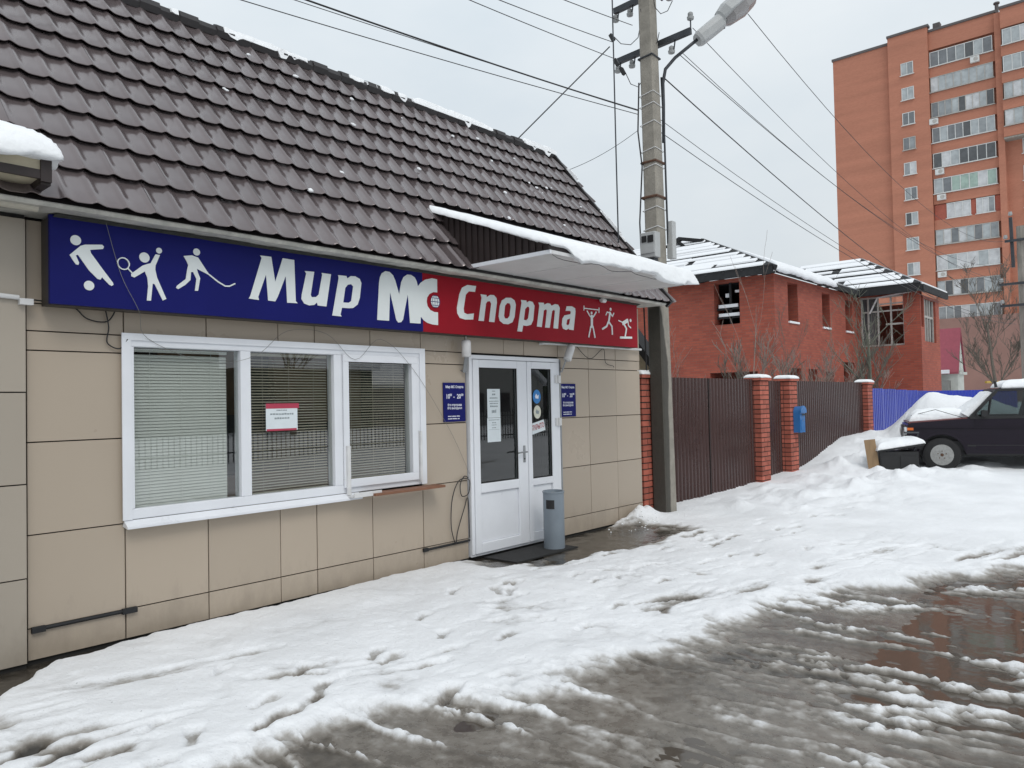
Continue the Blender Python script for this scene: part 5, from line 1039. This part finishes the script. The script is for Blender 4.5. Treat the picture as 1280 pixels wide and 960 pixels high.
# ================================================================== unfinished brick house with a burnt roof
HX, HY, HTOP = 24.36, 4.27, 5.72
hs = thing('brick_house', (HX + 4, HY + 4, 0), 'red brick two-storey house with glassless windows and snow on bare roof boards', 'house')
def wallface(name, parent, m, axis, const, a0, a1, z0, z1, holes, th, out):
    """wall slab with rectangular openings; axis 'x' runs along x at y=const, 'y' along y at x=const; out = outward sign"""
    us = sorted(set([a0, a1] + [h[0] for h in holes] + [h[1] for h in holes])); zs = sorted(set([z0, z1] + [h[2] for h in holes] + [h[3] for h in holes])); b = MB()
    for i in range(len(us) - 1):
        for j in range(len(zs) - 1):
            u, z = (us[i] + us[i + 1])/2, (zs[j] + zs[j + 1])/2
            if any(h[0] < u < h[1] and h[2] < z < h[3] for h in holes): continue
            q = [(us[i], zs[j]), (us[i + 1], zs[j]), (us[i + 1], zs[j + 1]), (us[i], zs[j + 1])]
            for d in (0, th):
                b.add([((u_, const - out*d, z_) if axis == 'x' else (const - out*d, u_, z_)) for u_, z_ in q], [(0, 1, 2, 3)])
    for h in holes:
        P = [(h[0], h[2]), (h[1], h[2]), (h[1], h[3]), (h[0], h[3])]
        for k in range(4):
            (u0, w0), (u1, w1) = P[k], P[(k + 1) % 4]; b.add([((u_, const - out*d, z_) if axis == 'x' else (const - out*d, u_, z_)) for u_, z_, d in ((u0, w0, 0), (u1, w1, 0), (u1, w1, th), (u0, w0, th))], [(0, 1, 2, 3)])
    for z in (z1,):
        b.add([((u_, const - out*d, z) if axis == 'x' else (const - out*d, u_, z)) for u_, d in ((a0, 0), (a1, 0), (a1, th), (a0, th))], [(0, 1, 2, 3)])
    return b.build(name, m, parent)
lw = [(5.46, 6.38, 4.18, 5.62), (4.9, 6.6, 2.0, 2.55)]
wallface('wall', hs, 'house_brick', 'y', HX, HY, 14.0, -.1, HTOP, lw, .38, -1)
fw = [(25.50, 26.38, 4.22, 5.56), (28.72, 29.53, 4.22, 5.50), (31.26, 32.10, 4.22, 5.46), (25.55, 26.5, 1.4, 2.65), (27.2, 28.1, 1.4, 2.65), (28.9, 29.75, 1.4, 2.6), (30.9, 32.2, .2, 3.0)]
wallface('wall', hs, 'house_brick', 'x', HY, HX + .002, 32.66, -.1, HTOP, fw, .38, -1)
B('wall', 'house_brick', hs, HX + .01, 36, 13.6, 14, -.1, HTOP); B('floor_slab', 'concrete', hs, HX + .4, 36, HY + .4, 13.6, 2.85, 3.1); B('inner_wall', 'char', hs, HX + 3.4, HX + 3.6, HY + .4, 13.5, 3.1, 5.7); B('inner_wall', 'brick_red', hs, HX + .4, 36, HY + 3.4, HY + 3.6, -.1, 5.7)
for k in range(14):      # ragged ends of burnt boards and crusts of snow along the eaves
    y = 4.4 + .62*k + random.uniform(-.2, .2); MB().beam((HX - .42, y, 5.70 + random.uniform(-.06, .05)), (HX + .3, y + random.uniform(-.1, .1), 5.80), .09, .07).build('rafter_end', 'char', hs)
    if k % 3 == 1: B('eave_snow', 'snow_far', hs, HX - .40, HX - .1, y - .25, y + random.uniform(0, .2), 5.755, 5.80 + random.uniform(0, .04))
# charred bars and snow seen through the left window
for zz, a, b_ in ((4.42, 5.55, 6.3), (4.72, 5.6, 6.3)):
    B('window_board', 'char', hs, HX + .2, HX + .24, 5.46, 6.38, zz - .02, zz + .05); B('board_snow', 'snow_far', hs, HX + .17, HX + .26, a, b_, zz + .05, zz + .16)
B('window_post', 'char', hs, HX + .2, HX + .25, 5.84, 5.92, 4.18, 5.62); B('board_snow', 'snow_far', hs, HX + .3, HX + .4, 5.52, 5.75, 5.28, 5.36); B('board_snow', 'snow_far', hs, HX + .3, HX + .4, 5.95, 6.1, 5.14, 5.27)
B('window_sill', 'snow_far', hs, 25.5, 26.38, HY - .05, HY + .2, 4.17, 4.235); B('window_sill', 'snow_far', hs, 28.72, 29.53, HY - .05, HY + .2, 4.17, 4.235); B('window_sill', 'snow_far', hs, 31.26, 32.10, HY - .05, HY + .2, 4.17, 4.235)
MB().tube([(25.9, HY + .3, 4.25), (25.95, HY + .32, 5.5)], .02, 5).build('charred_stick', 'char', hs)
# hipped roof of spaced boards
KR = .47; ex, ey, ez = 23.9, 4.0, 5.84
hroof = MB().beam((ex + .02, ey + .1, ez - .08), (ex + .02, 14.4, ez - .08), .06, .20).beam((ex + .1, ey + .02, ez - .08), (33, ey + .02, ez - .08), .06, .20)
for q in range(16): y = ey + .5 + .65*q; t1 = min(y - ey, 5.2); hroof.beam((ex, y, ez - .05), (ex + t1, y, ez - .05 + KR*t1), .06, .14)
hroof.beam((ex, ey, ez - .03), (ex + 5.2, ey + 5.2, ez - .03 + KR*5.2), .1, .16)
hroof = hroof.build('roof', 'char', hs)
B('ceiling', 'char', hs, HX + .39, 36, HY + .39, 13.59, 5.60, 5.70)
rr = random.Random(8); n_ = 12; zz = lambda t: ez + KR*t
def laid(t0, t1, ya, yb_, parent, x0, z0, snow=True):
    """one roof board on the slope and the crusts of snow lying on it"""
    K = KR if parent is hroof else KW; f = lambda t: z0 + K*t; th = rr.uniform(.06, .10); wob = rr.uniform(-.03, .03)
    MB().hexa([(x0 + t0, ya, f(t0)), (x0 + t1, ya + (t1 - t0), f(t1)), (x0 + t1, yb_, f(t1) + wob), (x0 + t0, yb_, f(t0) + wob)], [(x0 + t0, ya, f(t0) + th), (x0 + t1, ya + (t1 - t0), f(t1) + th), (x0 + t1, yb_, f(t1) + th + wob), (x0 + t0, yb_, f(t0) + th + wob)]).build('board', 'char', parent)
    y = ya + (t1 - t0) + rr.uniform(0, .12)
    while y < yb_ - .2:
        y2 = min(yb_, y + rr.uniform(.9, 3.6)); a, b_ = t0 + rr.uniform(.0, .07), t1 - rr.uniform(-.05, .05); q = th + .002 + max(0, wob); h0, h1 = rr.uniform(.03, .07), rr.uniform(.02, .06)
        MB().hexa([(x0 + a, y, f(a) + q), (x0 + b_, y, f(b_) + q), (x0 + b_, y2, f(b_) + q), (x0 + a, y2, f(a) + q)], [(x0 + a + .02, y + .03, f(a) + q + h0), (x0 + b_, y + .03, f(b_) + q + h1), (x0 + b_, y2 - .03, f(b_) + q + h1), (x0 + a + .02, y2 - .03, f(a) + q + h0)]).build('board_snow', 'snow_far', parent)
        y = y2 + (rr.uniform(.05, .35) if rr.random() < .45 else .01)
for k in range(n_):
    t0 = .06 + k*5.1/n_ + rr.uniform(-.03, .03); t1 = t0 + 5.1/n_*rr.uniform(.58, .80); laid(t0, t1, ey + t0 + .06, 14.2 - rr.uniform(0, .4), hroof, ex, ez)
# front slope still has its sheet, snow on it
MB().hexa([(ex, ey, ez), (32.6, ey, ez), (32.6 - 2, ey + 5.2, ez + KR*5.2), (ex + 5.2, ey + 5.2, ez + KR*5.2)], [(ex, ey, ez + .05), (32.6, ey, ez + .05), (32.6 - 2, ey + 5.2, ez + KR*5.2 + .05), (ex + 5.2, ey + 5.2, ez + KR*5.2 + .05)]).build('roof_sheet', 'galv', hroof)
snow_pad('sheet_snow', [(ex + .05, ey - .05, ez + .05), (29.4, ey - .05, ez + .05), (29.4, ey + 2.5, ez + 1.22), (ex + 2.6, ey + 2.5, ez + 1.22)], .10, hroof, over=.05, nu=60, nv=12, seed=41, amp=.2, m='snow_far', droop=.22, fq=1.2)
# charred stub of the dormer on the ridge end
MB().beam((28.35, 8.75, 8.05), (28.35, 9.80, 8.30), .2, .13).beam((28.35, 9.78, 8.30), (28.3, 10.35, 8.02), .2, .16).beam((28.3, 9.45, 7.85), (28.3, 9.95, 8.22), .14, .12).beam((28.25, 10.2, 8.0), (28.2, 10.9, 7.85), .2, .2).build('burnt_rafters', 'char', hroof)
# glazed wing
WXX, WY = 32.64, 1.92
ww = [(2.52, 4.12, 3.62, 5.62)]
wallface('wing_wall', hs, 'house_brick', 'y', WXX, WY + .002, HY - .002, -.1, 5.72, ww, .3, -1)
wf = [(33.2, 35.0, 3.75, 5.45), (32.72, 33.1, 4.3, 5.55)]
wallface('wing_wall', hs, 'house_brick', 'x', WY, WXX, 35.6, -.1, 5.55, wf, .3, -1)
B('wing_wall', 'house_brick', hs, 35.3, 35.6, WY + .31, HY + 2, -.1, 5.5); B('wing_floor', 'concrete', hs, WXX + .3, 35.3, WY + .3, HY + 2, 3.3, 3.55)
wfm = MB()
for y in (2.53, 3.0, 3.48, 3.85, 4.10): wfm.box(WXX + .08, WXX + .14, y - .03, y + .03, 3.62, 5.62)
for z in (3.66, 5.02, 5.58): wfm.box(WXX + .082, WXX + .138, 2.53, 4.10, z - .03, z + .03)
wfm.box(WXX + .082, WXX + .138, 2.53, 3.2, 4.45, 4.52).box(WXX + .082, WXX + .138, 2.53, 3.48, 5.28, 5.33)
wfm.build('glazing_frame', 'tower_dull', hs)
MB().beam((WXX - .05, 3.75, 4.95), (WXX - .05, 3.45, 5.55), .05, .05).beam((WXX - .05, 3.45, 5.55), (WXX - .3, 1.9, 5.68), .05, .05).build('loose_strip', 'white_worn', hs)
B('pane', 'curtain3', hs, WXX + .16, WXX + .17, 3.5, 4.08, 3.7, 5.6)
wfr = MB()
for x in (33.25, 33.65, 34.05, 34.45, 34.95): wfr.box(x - .04, x + .04, WY + .08, WY + .14, 3.75, 5.45)
wfr.box(33.25, 34.95, WY + .082, WY + .138, 4.72, 4.80).build('glazing_frame', 'tower_dull', hs)
B('pane', 'curtain3', hs, 33.25, 34.95, WY + .16, WY + .17, 3.78, 5.42)
cx_, cy_, cz_ = 32.3, 1.75, 5.86; KW = .56
wr = MB().beam((cx_, cy_, cz_ - .1), (cx_, 4.9, cz_ - .1), .1, .26).beam((cx_, cy_, cz_ - .1), (36.3, cy_, cz_ - .1), .1, .26)
for q in range(6): y = cy_ + .3 + .55*q; wr.beam((cx_, y, cz_ - .06), (cx_ + min(y - cy_, 3.1), y, cz_ - .06 + KW*min(y - cy_, 3.1)), .06, .14)
wr = wr.build('wing_roof', 'char', hs)
for k in range(7):
    t0 = .03 + k*3.15/7 + rr.uniform(-.02, .02); t1 = t0 + 3.15/7*rr.uniform(.56, .74); laid(t0, t1, cy_ + t0, 5.3 + t0*.8, wr, cx_, cz_)
MB().hexa([(cx_, cy_, cz_), (36.4, cy_, cz_), (36.4, cy_ + 3.1, cz_ + KW*3.1), (cx_ + 3.1, cy_ + 3.1, cz_ + KW*3.1)], [(cx_, cy_ + .01, cz_ + .12), (36.4, cy_ + .01, cz_ + .12), (36.4, cy_ + 3.1, cz_ + KW*3.1 + .12), (cx_ + 3.1, cy_ + 3.1, cz_ + KW*3.1 + .12)]).build('wing_sheet', 'snow_far', wr)

# ================================================================== small pink-roofed house
pk = thing('pink_roof_house', (48, 4.5, 0), 'small white house with a steep pink roof beyond the brick house', 'house')
PX, PYF = 47.55, 3.55
MB().add([(46.9, PYF, 0), (48.35, PYF, 0), (48.35, PYF, 2.9), (PX + .05, PYF, 5.15), (46.9, PYF, 2.9), (46.9, 8, 0), (48.35, 8, 0), (48.35, 8, 2.9), (PX + .05, 8, 5.15), (46.9, 8, 2.9)], [(0, 1, 2, 3, 4), (9, 8, 7, 6, 5), (0, 4, 9, 5), (1, 6, 7, 2)]).build('wall', 'white_wall', pk)
MB().hexa([(46.75, PYF - .08, 2.75), (46.70, PYF - .08, 2.85), (46.70, 8.2, 2.85), (46.75, 8.2, 2.75)], [(PX + .05, PYF - .08, 5.15), (PX + .05, PYF - .08, 5.28), (PX + .05, 8.2, 5.28), (PX + .05, 8.2, 5.15)]).build('roof', 'pink_roof', pk)
MB().hexa([(48.5, PYF - .08, 2.75), (48.55, PYF - .08, 2.85), (48.55, 8.2, 2.85), (48.5, 8.2, 2.75)], [(PX + .06, PYF - .08, 5.15), (PX + .06, PYF - .08, 5.28), (PX + .06, 8.2, 5.28), (PX + .06, 8.2, 5.15)]).build('roof', 'pink_roof', pk)
B('ledge', 'white_wall', pk, 46.85, 48.6, PYF - .12, PYF - .01, 2.72, 2.86); B('snow_patch', 'snow_far', pk, 46.6, 46.95, 3.9, 5.2, 2.78, 2.98)
B('annex', 'green_grey', pk, 46.2, 46.88, 3.9, 7, 0, 2.4)

# ================================================================== apartment tower
mat('podium_brick', (.26, .15, .125), .85, var=.15, vscale=.4)
TX = 94.23
tw = thing('apartment_tower', (TX + 8, 8, 0), 'tall orange-brown brick apartment tower with glazed balconies', 'apartment block')
B('blank_wall', 'tower_brick', tw, TX, TX + 16, 18.74, 24.94, -1, 41.72); B('stair_bay', 'tower_brick', tw, TX - .45, TX + 16, 14.66, 18.73, -1, 42.3)
B('balcony_wall', 'tower_brick', tw, TX + .25, TX + 16, -14, 14.65, -1, 41.3); B('parapet', 'tower_trim', tw, TX - .12, TX + .2, 18.74, 25.05, 41.72, 42.0); B('parapet', 'tower_trim', tw, TX - .6, TX + .2, 14.5, 18.8, 42.3, 42.55)
B('parapet_wall', 'tower_brick', tw, TX - .1, TX + .25, 8.35, 14.64, 39.75, 41.75); B('parapet', 'tower_trim', tw, TX - .25, TX + .25, 8.2, 14.64, 41.75, 42.0)
B('pier', 'tower_brick', tw, TX - .5, TX + .26, 7.75, 8.34, -1, 41.5)
B('corner_block', 'tower_brick', tw, TX - .9, TX + .24, -14, 7.74, 39.6, 41.6); B('parapet', 'tower_trim', tw, TX - 1.05, TX + .24, -14, 7.8, 41.6, 41.85)
MB().tube([(TX + .6, 8.2, 41.5), (TX + .6, 8.2, 42.9)], .18, 8).lathe((TX + .6, 8.2, 42.9), [(.3, 0), (.3, .15)], 8).build('vent_pipe', 'tower_trim', tw); B('vent_box', 'tower_trim', tw, TX + .6, TX + 1.4, 13.6, 14.3, 41.5, 42.9)
rr = random.Random(4)
def twin(y0, y1, z0, z1, n, x, frame='tower_frame', sill=True, cur=None):
    f = MB(); t_ = .07
    f.box(x - .06, x + .05, y0, y1, z1 - t_, z1).box(x - .06, x + .05, y0, y1, z0, z0 + t_)
    for k in range(n + 1):
        y = y0 + (y1 - y0 - t_)*k/n; f.box(x - .055, x + .05, y, y + t_, z0 + t_, z1 - t_)
    if sill: f.box(x - .2, x - .061, y0 - .1, y1 + .1, z0 - .07, z0)
    w_ = f.build('window', frame, tw)
    for k in range(n):
        a = y0 + (y1 - y0 - t_)*k/n + t_; b_ = y0 + (y1 - y0 - t_)*(k + 1)/n
        B('pane', 'curtain%d' % (cur if cur is not None and rr.random() < .6 else rr.choice([0, 0, 1, 1, 2, 2, 2, 3, 5, 5])), w_, x - .02, x + .04, a, b_, z0 + t_, z1 - t_)
    return w_
def acbox(y, z, x):
    a = B('air_conditioner', 'tower_frame', tw, x - .35, x - .02, y - .42, y + .42, z, z + .6); MB().lathe((x - .36, y - .1, z + .3), [(.22, 0), (.22, .02)], 14, 'x').build('fan_grille', 'tower_dull', a)
FL = 2.82
for k in range(14):
    z1 = 38.98 - FL*k
    if z1 < 10.5: break
    twin(16.15, 17.42, z1 - 1.4, z1, 2, TX - .46, 'tower_frame' if k != 3 else 'tower_dull')
    zt = 39.45 - FL*k
    if k == 6:
        B('balcony_front', 'brick_red', tw, TX - .05, TX + .24, 8.4, 14.6, zt - 2.0, zt - .05); twin(11.1, 13.4, zt - 1.7, zt - .05, 3, TX - .07, cur=5); twin(8.9, 11.0 - .4, zt - 1.7, zt - .05, 3, TX - .07, cur=5)
    else:
        fr = 'tower_dull' if k in (1, 2, 7, 9) else 'tower_frame'; cur = {1: 2, 4: 3, 5: 4, 8: 5}.get(k)
        twin(8.6, 14.55, zt - 1.66, zt, {0: 7, 1: 8, 2: 9, 3: 8, 4: 7, 5: 7, 7: 8, 8: 6, 9: 8, 10: 8}.get(k, 7), TX - .12, fr, cur=cur)
    B('balcony_rail', 'tower_brick', tw, TX - .15, TX + .24, 8.36, 14.63, zt - FL + .02, zt - 1.74)
    if k in (0, 2, 4, 5, 8): acbox({0: 10.2, 2: 14.3, 4: 13.9, 5: 13.8, 8: 14.0}[k], zt - 2.45, TX - .16)
    if k < 4:
        twin(.6, 7.6, zt - 1.7, zt - .05, 9, TX - .92, 'tower_frame' if k < 2 else 'tower_dull'); B('balcony_rail', 'tower_brick', tw, TX - .95, TX + .24, -14, 7.74, zt - FL - .0, zt - 1.79)
        twin(-8, .2, zt - 1.7, zt - .05, 9, TX - .92)
    else:
        twin(4.3, 6.3, zt - 1.75, zt - .2, 3, TX + .22); twin(0, 2.2, zt - 1.75, zt - .2, 3, TX + .22)
B('podium', 'podium_brick', tw, TX - 1.4, TX + .2, -14, 14.4, -1, 9.8)
B('balcony_slab', 'concrete', tw, TX - 1.0, TX + .24, -14, 7.74, 27.95, 28.12)

# ================================================================== far utility pole, gas pipe
rp_ = thing('far_utility_pole', (38.0, -.62, 0), 'pale far utility pole with crossarms at the right edge', 'utility pole')
MB().tube([(38.2, -.80, 0), (38.1, -.76, 4), (38.0, -.72, 8.6)], [.26, .22, .17], 8).build('shaft', 'concrete', rp_)
for z, l in ((6.2, .8), (5.3, .8), (8.0, .55)):
    MB().beam((37.75, -.72 + l, z), (37.75, -.72 - l, z), .09, .1).build('crossarm', 'steel', rp_)
MB().beam((37.9, -.42, 6.9), (37.9, -.38, 9.0), .12, .12).build('upright', 'steel', rp_); MB().beam((37.9, -1.0, 6.9), (37.9, -1.0, 9.0), .1, .1).build('upright', 'steel', rp_)
for y, z in ((.0, 6.3), (.0, 5.4), (-.4, 9.05), (-.2, 8.1)): MB().lathe((37.75, y, z), [(.05, 0), (.08, .04), (.06, .16)], 8).build('insulator', 'porcelain', rp_)
tag(MB().tube([(48.9, 2.6, 2.28), (58, -1.0, 2.28), (70, -6, 2.3)], .07, 6).build('gas_pipe', 'yellow_pipe'), 'yellow gas pipe on supports beyond the far fence', 'pipe')
# ================================================================== overhead wires
def wire(a, b_, label, sag=.2, r=.008, group='overhead wires'):
    a, b_ = Vector(a), Vector(b_); pts = [a + (b_ - a)*(k/24) - Vector((0, 0, sag*4*(k/24)*(1 - k/24))) for k in range(25)]
    o = MB().tube(pts, r, 4).build('overhead_wire', 'cable', smooth=True, fix=False); return tag(o, label, 'wire', group)
wire((9.74, 0.24, 5.95), (-6.47, 2.24, 6.13), 'thick lower wire running up left from the pole over the roof', 0.22, 0.011)
wire((9.74, 0.24, 5.89), (-7.71, 4.41, 6.64), 'lowest thin wire running up left from the pole', 0.22, 0.006)
wire((9.74, 0.24, 5.96), (-7.09, 3.33, 6.29), 'thin wire just above the lowest one on the left', 0.13, 0.005)
wire((9.49, 0.49, 6.73), (-1.40, -0.34, 5.36), 'wire from the lower crossarm to the upper left', 0.09, 0.006)
wire((9.49, 0.49, 6.97), (-0.17, -0.94, 5.00), 'wire left of the upper insulators', 0.09, 0.006)
wire((9.68, 0.26, 7.21), (1.58, -1.35, 4.97), 'short visible wire nearest the pole top on the left', 0.04, 0.006)
wire((9.46, 0.52, 6.90), (8.48, 1.58, 5.49), 'service wire slanting from the crossarm down to the roof ridge', 0.00, 0.009)
wire((9.74, 0.25, 5.65), (9.38, 1.25, 5.21), 'faint thin wire from the pole down to the roof verge', 0.05, 0.004)
wire((9.99, -0.06, 6.43), (37.24, 1.77, 5.36), 'thick dark wire sagging right towards the far pole', 0.34, 0.012)
wire((9.97, -0.01, 5.80), (39.06, -0.28, 4.79), 'upper of the two low thin wires to the right', 0.72, 0.006)
wire((9.97, -0.00, 5.62), (39.06, -0.27, 4.61), 'lower of the two low thin wires to the right', 0.64, 0.007)
wire((10.15, -0.25, 6.76), (38.87, -0.13, 6.44), 'wire from the crossarm end to the far pole', 0.74, 0.007)
wire((10.17, -0.27, 6.80), (38.94, -0.23, 7.19), 'wire close above the crossarm-end wire', 1.08, 0.006)
wire((10.27, -0.41, 7.15), (38.87, -0.12, 6.30), 'wire passing behind the lamp head, lower', 0.88, 0.006)
wire((10.81, -1.03, 7.34), (38.86, -0.18, 8.23), 'wire leaving under the lamp head, topmost on the right', 1.14, 0.006)


# ================================================================== bare trees and shrubs
def tree(name, label, base, height, seed, m='bark', trunk_r=.1, spread=.5, levels=4, kids=4, lean=(0, 0), group=None, fork=.35, minr=.004):
    rr = random.Random(seed); t = thing(name, base, label, 'tree' if height > 3 else 'shrub', group); tb = MB(); cb2 = MB()
    def branch(p, d, L, r, lv):
        n = 5 if lv == 0 else 4; pts = [p]; rs = [r]; q = p.copy(); dd = d.copy()
        for k in range(n):
            w0 = .035 if lv == 0 else .09; dd = (dd + Vector((rr.gauss(0, w0), rr.gauss(0, w0), rr.gauss(.04, .04)))).normalized(); q = q + dd*(L/n); pts.append(q.copy()); rs.append(max(minr, r*(1 - .72*(k + 1)/n)))
        (tb if lv == 0 else cb2).tube(pts, rs, 6 if lv == 0 else (4 if lv == 1 else 3), caps=False)
        if lv >= levels: return
        nk = kids if lv else kids + 3
        for k in range(nk):
            f = rr.uniform(fork, .98) if lv == 0 else rr.uniform(.2, 1); i = min(int(f*n), n - 1); pp = pts[i].lerp(pts[i + 1], f*n - i)
            ax = Vector((rr.gauss(0, 1), rr.gauss(0, 1), rr.gauss(0, .3))).normalized(); nd_ = (dd*(1 - spread) + ax*spread + Vector((0, 0, .28))).normalized()
            branch(pp, nd_, L*rr.uniform(.38, .62), max(minr, rs[i]*(.42 if lv == 0 else .6)), lv + 1)
    branch(Vector(base), Vector((lean[0], lean[1], 1)).normalized(), height*.72, trunk_r, 0)
    tb.build('trunk', m, t, smooth=True, fix=False); cb2.build('crown', m, t, smooth=True, fix=False); return t
tree('bare_tree', 'large bare tree in front of the tower, above the parked car', (46.6, 1.7, 0), 7.4, 12, 'bark', .12, .46, 4, 5, fork=.2, minr=.010)
tree('bare_tree', 'bare tree with a thick greenish trunk before the glazed wing', (21.6, .62, 0), 4.4, 5, 'bark_green', .085, .55, 3, 4, fork=.42, minr=.005)
tree('bare_tree', 'thin straight sapling in front of the left brick wall window', (19.1, 2.9, 0), 5.0, 23, 'bark_light', .030, .22, 2, 2, fork=.5, minr=.0035)
tree('bare_tree', 'grey sapling beside the corner of the brick house', (19.9, 2.3, 0), 3.6, 33, 'bark', .03, .30, 3, 2, fork=.4, minr=.004)
tree('bare_shrub', 'pale forked shrub rising behind the gate near the pole', (13.2, 1.5, 0), 3.0, 44, 'bark_light', .025, .45, 3, 3, fork=.3, minr=.003)
sp = [(15.6, 1.6, 2.6), (17.0, 1.8, 2.7), (18.2, 1.5, 2.6), (18.9, 1.9, 2.8), (19.6, 1.3, 2.6), (20.6, 1.3, 2.7), (21.2, 1.0, 2.9), (22.4, 1.1, 2.8), (23.2, 1.0, 2.6), (22.0, .8, 2.9)]
names = ['slender twiggy shrub behind the left brown gate leaf', 'slender twiggy shrub behind the mailbox pillar', 'twiggy shrub behind the middle of the brown fence', 'taller twiggy shrub before the house corner', 'twiggy shrub left of the last brick pillar', 'twiggy shrub directly behind the last brick pillar', 'tangled shrub left of the greenish trunk', 'tangled shrub right of the greenish trunk', 'low shrub over the blue fence', 'reddish-grey shrub at the foot of the greenish trunk']
for k, ((x, y, h), nm) in enumerate(zip(sp, names)): tree('bare_shrub', nm, (x, y, 0), h, 60 + k, 'bark_light' if k % 3 else 'bark', .028, .42, 3, 5, fork=.12, group='shrubs behind the fence', minr=.0055)

# ================================================================== across the street (seen in the window reflections)
sf = thing('picket_fence', (20, -15.5, 0), 'dark metal picket fence across the street, seen mirrored in the shop panes', 'fence')
B('rail', 'steel', sf, 2, 38, -15.53, -15.49, 1.15, 1.19); B('rail', 'steel', sf, 2, 38, -15.53, -15.49, .35, .39)
pk_ = MB().box(-.012, .012, -.012, .012, 0, 1.4).build('picket', 'steel', None, local=True); pk_.parent = sf; pk_.location = Vector((2, -15.47, .05)) - org(sf)
for k in range(1, 225): copyof(pk_, sf, (2 + .16*k, -15.47, .05), 'picket')
HX0 = 35.0
mh = thing('white_house', (HX0 + 4.5, -34, 0), 'pale house with a snowy roof across the street, mirrored in the door pane', 'house')
MB().add([(HX0 + x, y, z) for x, y, z in ((0, -30, 0), (9, -30, 0), (9, -30, 3), (4.5, -30, 6), (0, -30, 3), (0, -40, 0), (9, -40, 0), (9, -40, 3), (4.5, -40, 6), (0, -40, 3))], [(0, 1, 2, 3, 4), (0, 4, 9, 5), (1, 6, 7, 2)]).build('wall', 'hedge_house', mh)
for s_ in (-1, 1):
    xa, xb = HX0 + 4.5 + s_*.01, HX0 + 4.5 + s_*4.9
    MB().hexa([(xa, -29.7, 6.1), (xb, -29.7, 2.9), (xb, -40, 2.9), (xa, -40, 6.1)], [(xa, -29.7, 6.4), (xb, -29.7, 3.2), (xb, -40, 3.2), (xa, -40, 6.4)]).build('roof', 'snow_far', mh)
for k in range(3): B('window', 'curtain3', mh, HX0 + 1.2 + 2.6*k, HX0 + 2.6 + 2.6*k, -29.99, -29.9, 1.1, 2.4)
def street_house(x0, x1, y, h, ridge, wm, label):
    t = thing('timber_house', ((x0 + x1)/2, y - 5, 0), label, 'house', 'houses mirrored in the shop glass'); B('wall', wm, t, x0, x1, y - 9, y, 0, h)
    MB().hexa([(x0 - .4, y + .4, h - .1), (x1 + .4, y + .4, h - .1), (x1 + .4, y - 4.5, ridge), (x0 - .4, y - 4.5, ridge)], [(x0 - .4, y + .4, h + .2), (x1 + .4, y + .4, h + .2), (x1 + .4, y - 4.5, ridge + .3), (x0 - .4, y - 4.5, ridge + .3)]).build('roof', 'snow_far', t)
    for k in range(int((x1 - x0)/2.4)): f = B('window', wm, t, x0 + .7 + 2.4*k, x0 + 1.9 + 2.4*k, y - .02, y + .05, 1.0, 2.5); B('pane', 'curtain3', f, x0 + .8 + 2.4*k, x0 + 1.8 + 2.4*k, y + .051, y + .07, 1.1, 2.4)
mat('timber_dark', (.055, .042, .034), .85, var=.3, vscale=2); mat('timber_green', (.07, .085, .065), .85, var=.3, vscale=2)
street_house(-8, 5, -38, 4.5, 8, 'timber_dark', 'dark timber house across the street, first of the mirrored row')
street_house(24, 33, -36, 4.2, 7.5, 'timber_green', 'greenish timber house across the street beside the pale gabled one')
street_house(8, 22, -36, 5, 8.5, 'timber_dark', 'long dark timber house across the street, right of the pale one')
street_house(48, 66, -38, 5, 9, 'timber_green', 'greenish long house across the street at the end of the mirrored row')
for k, (x, y, h) in enumerate([(6.5, -30, 7), (23, -30, 8), (46.5, -33, 8.5), (58, -30, 8), (67, -33, 8)]):
    tree('bare_tree', ['bare tree across the street, far left of the mirrored row', 'second bare tree of the mirrored row across the street', 'third bare tree of the mirrored row, right of the pale house', 'fourth bare tree of the mirrored row across the street', 'bare tree at the end of the mirrored row across the street'][k], (x, y, 0), h, 80 + k, 'bark', .16, .5, 3, 5, group='trees across the street', minr=.02)
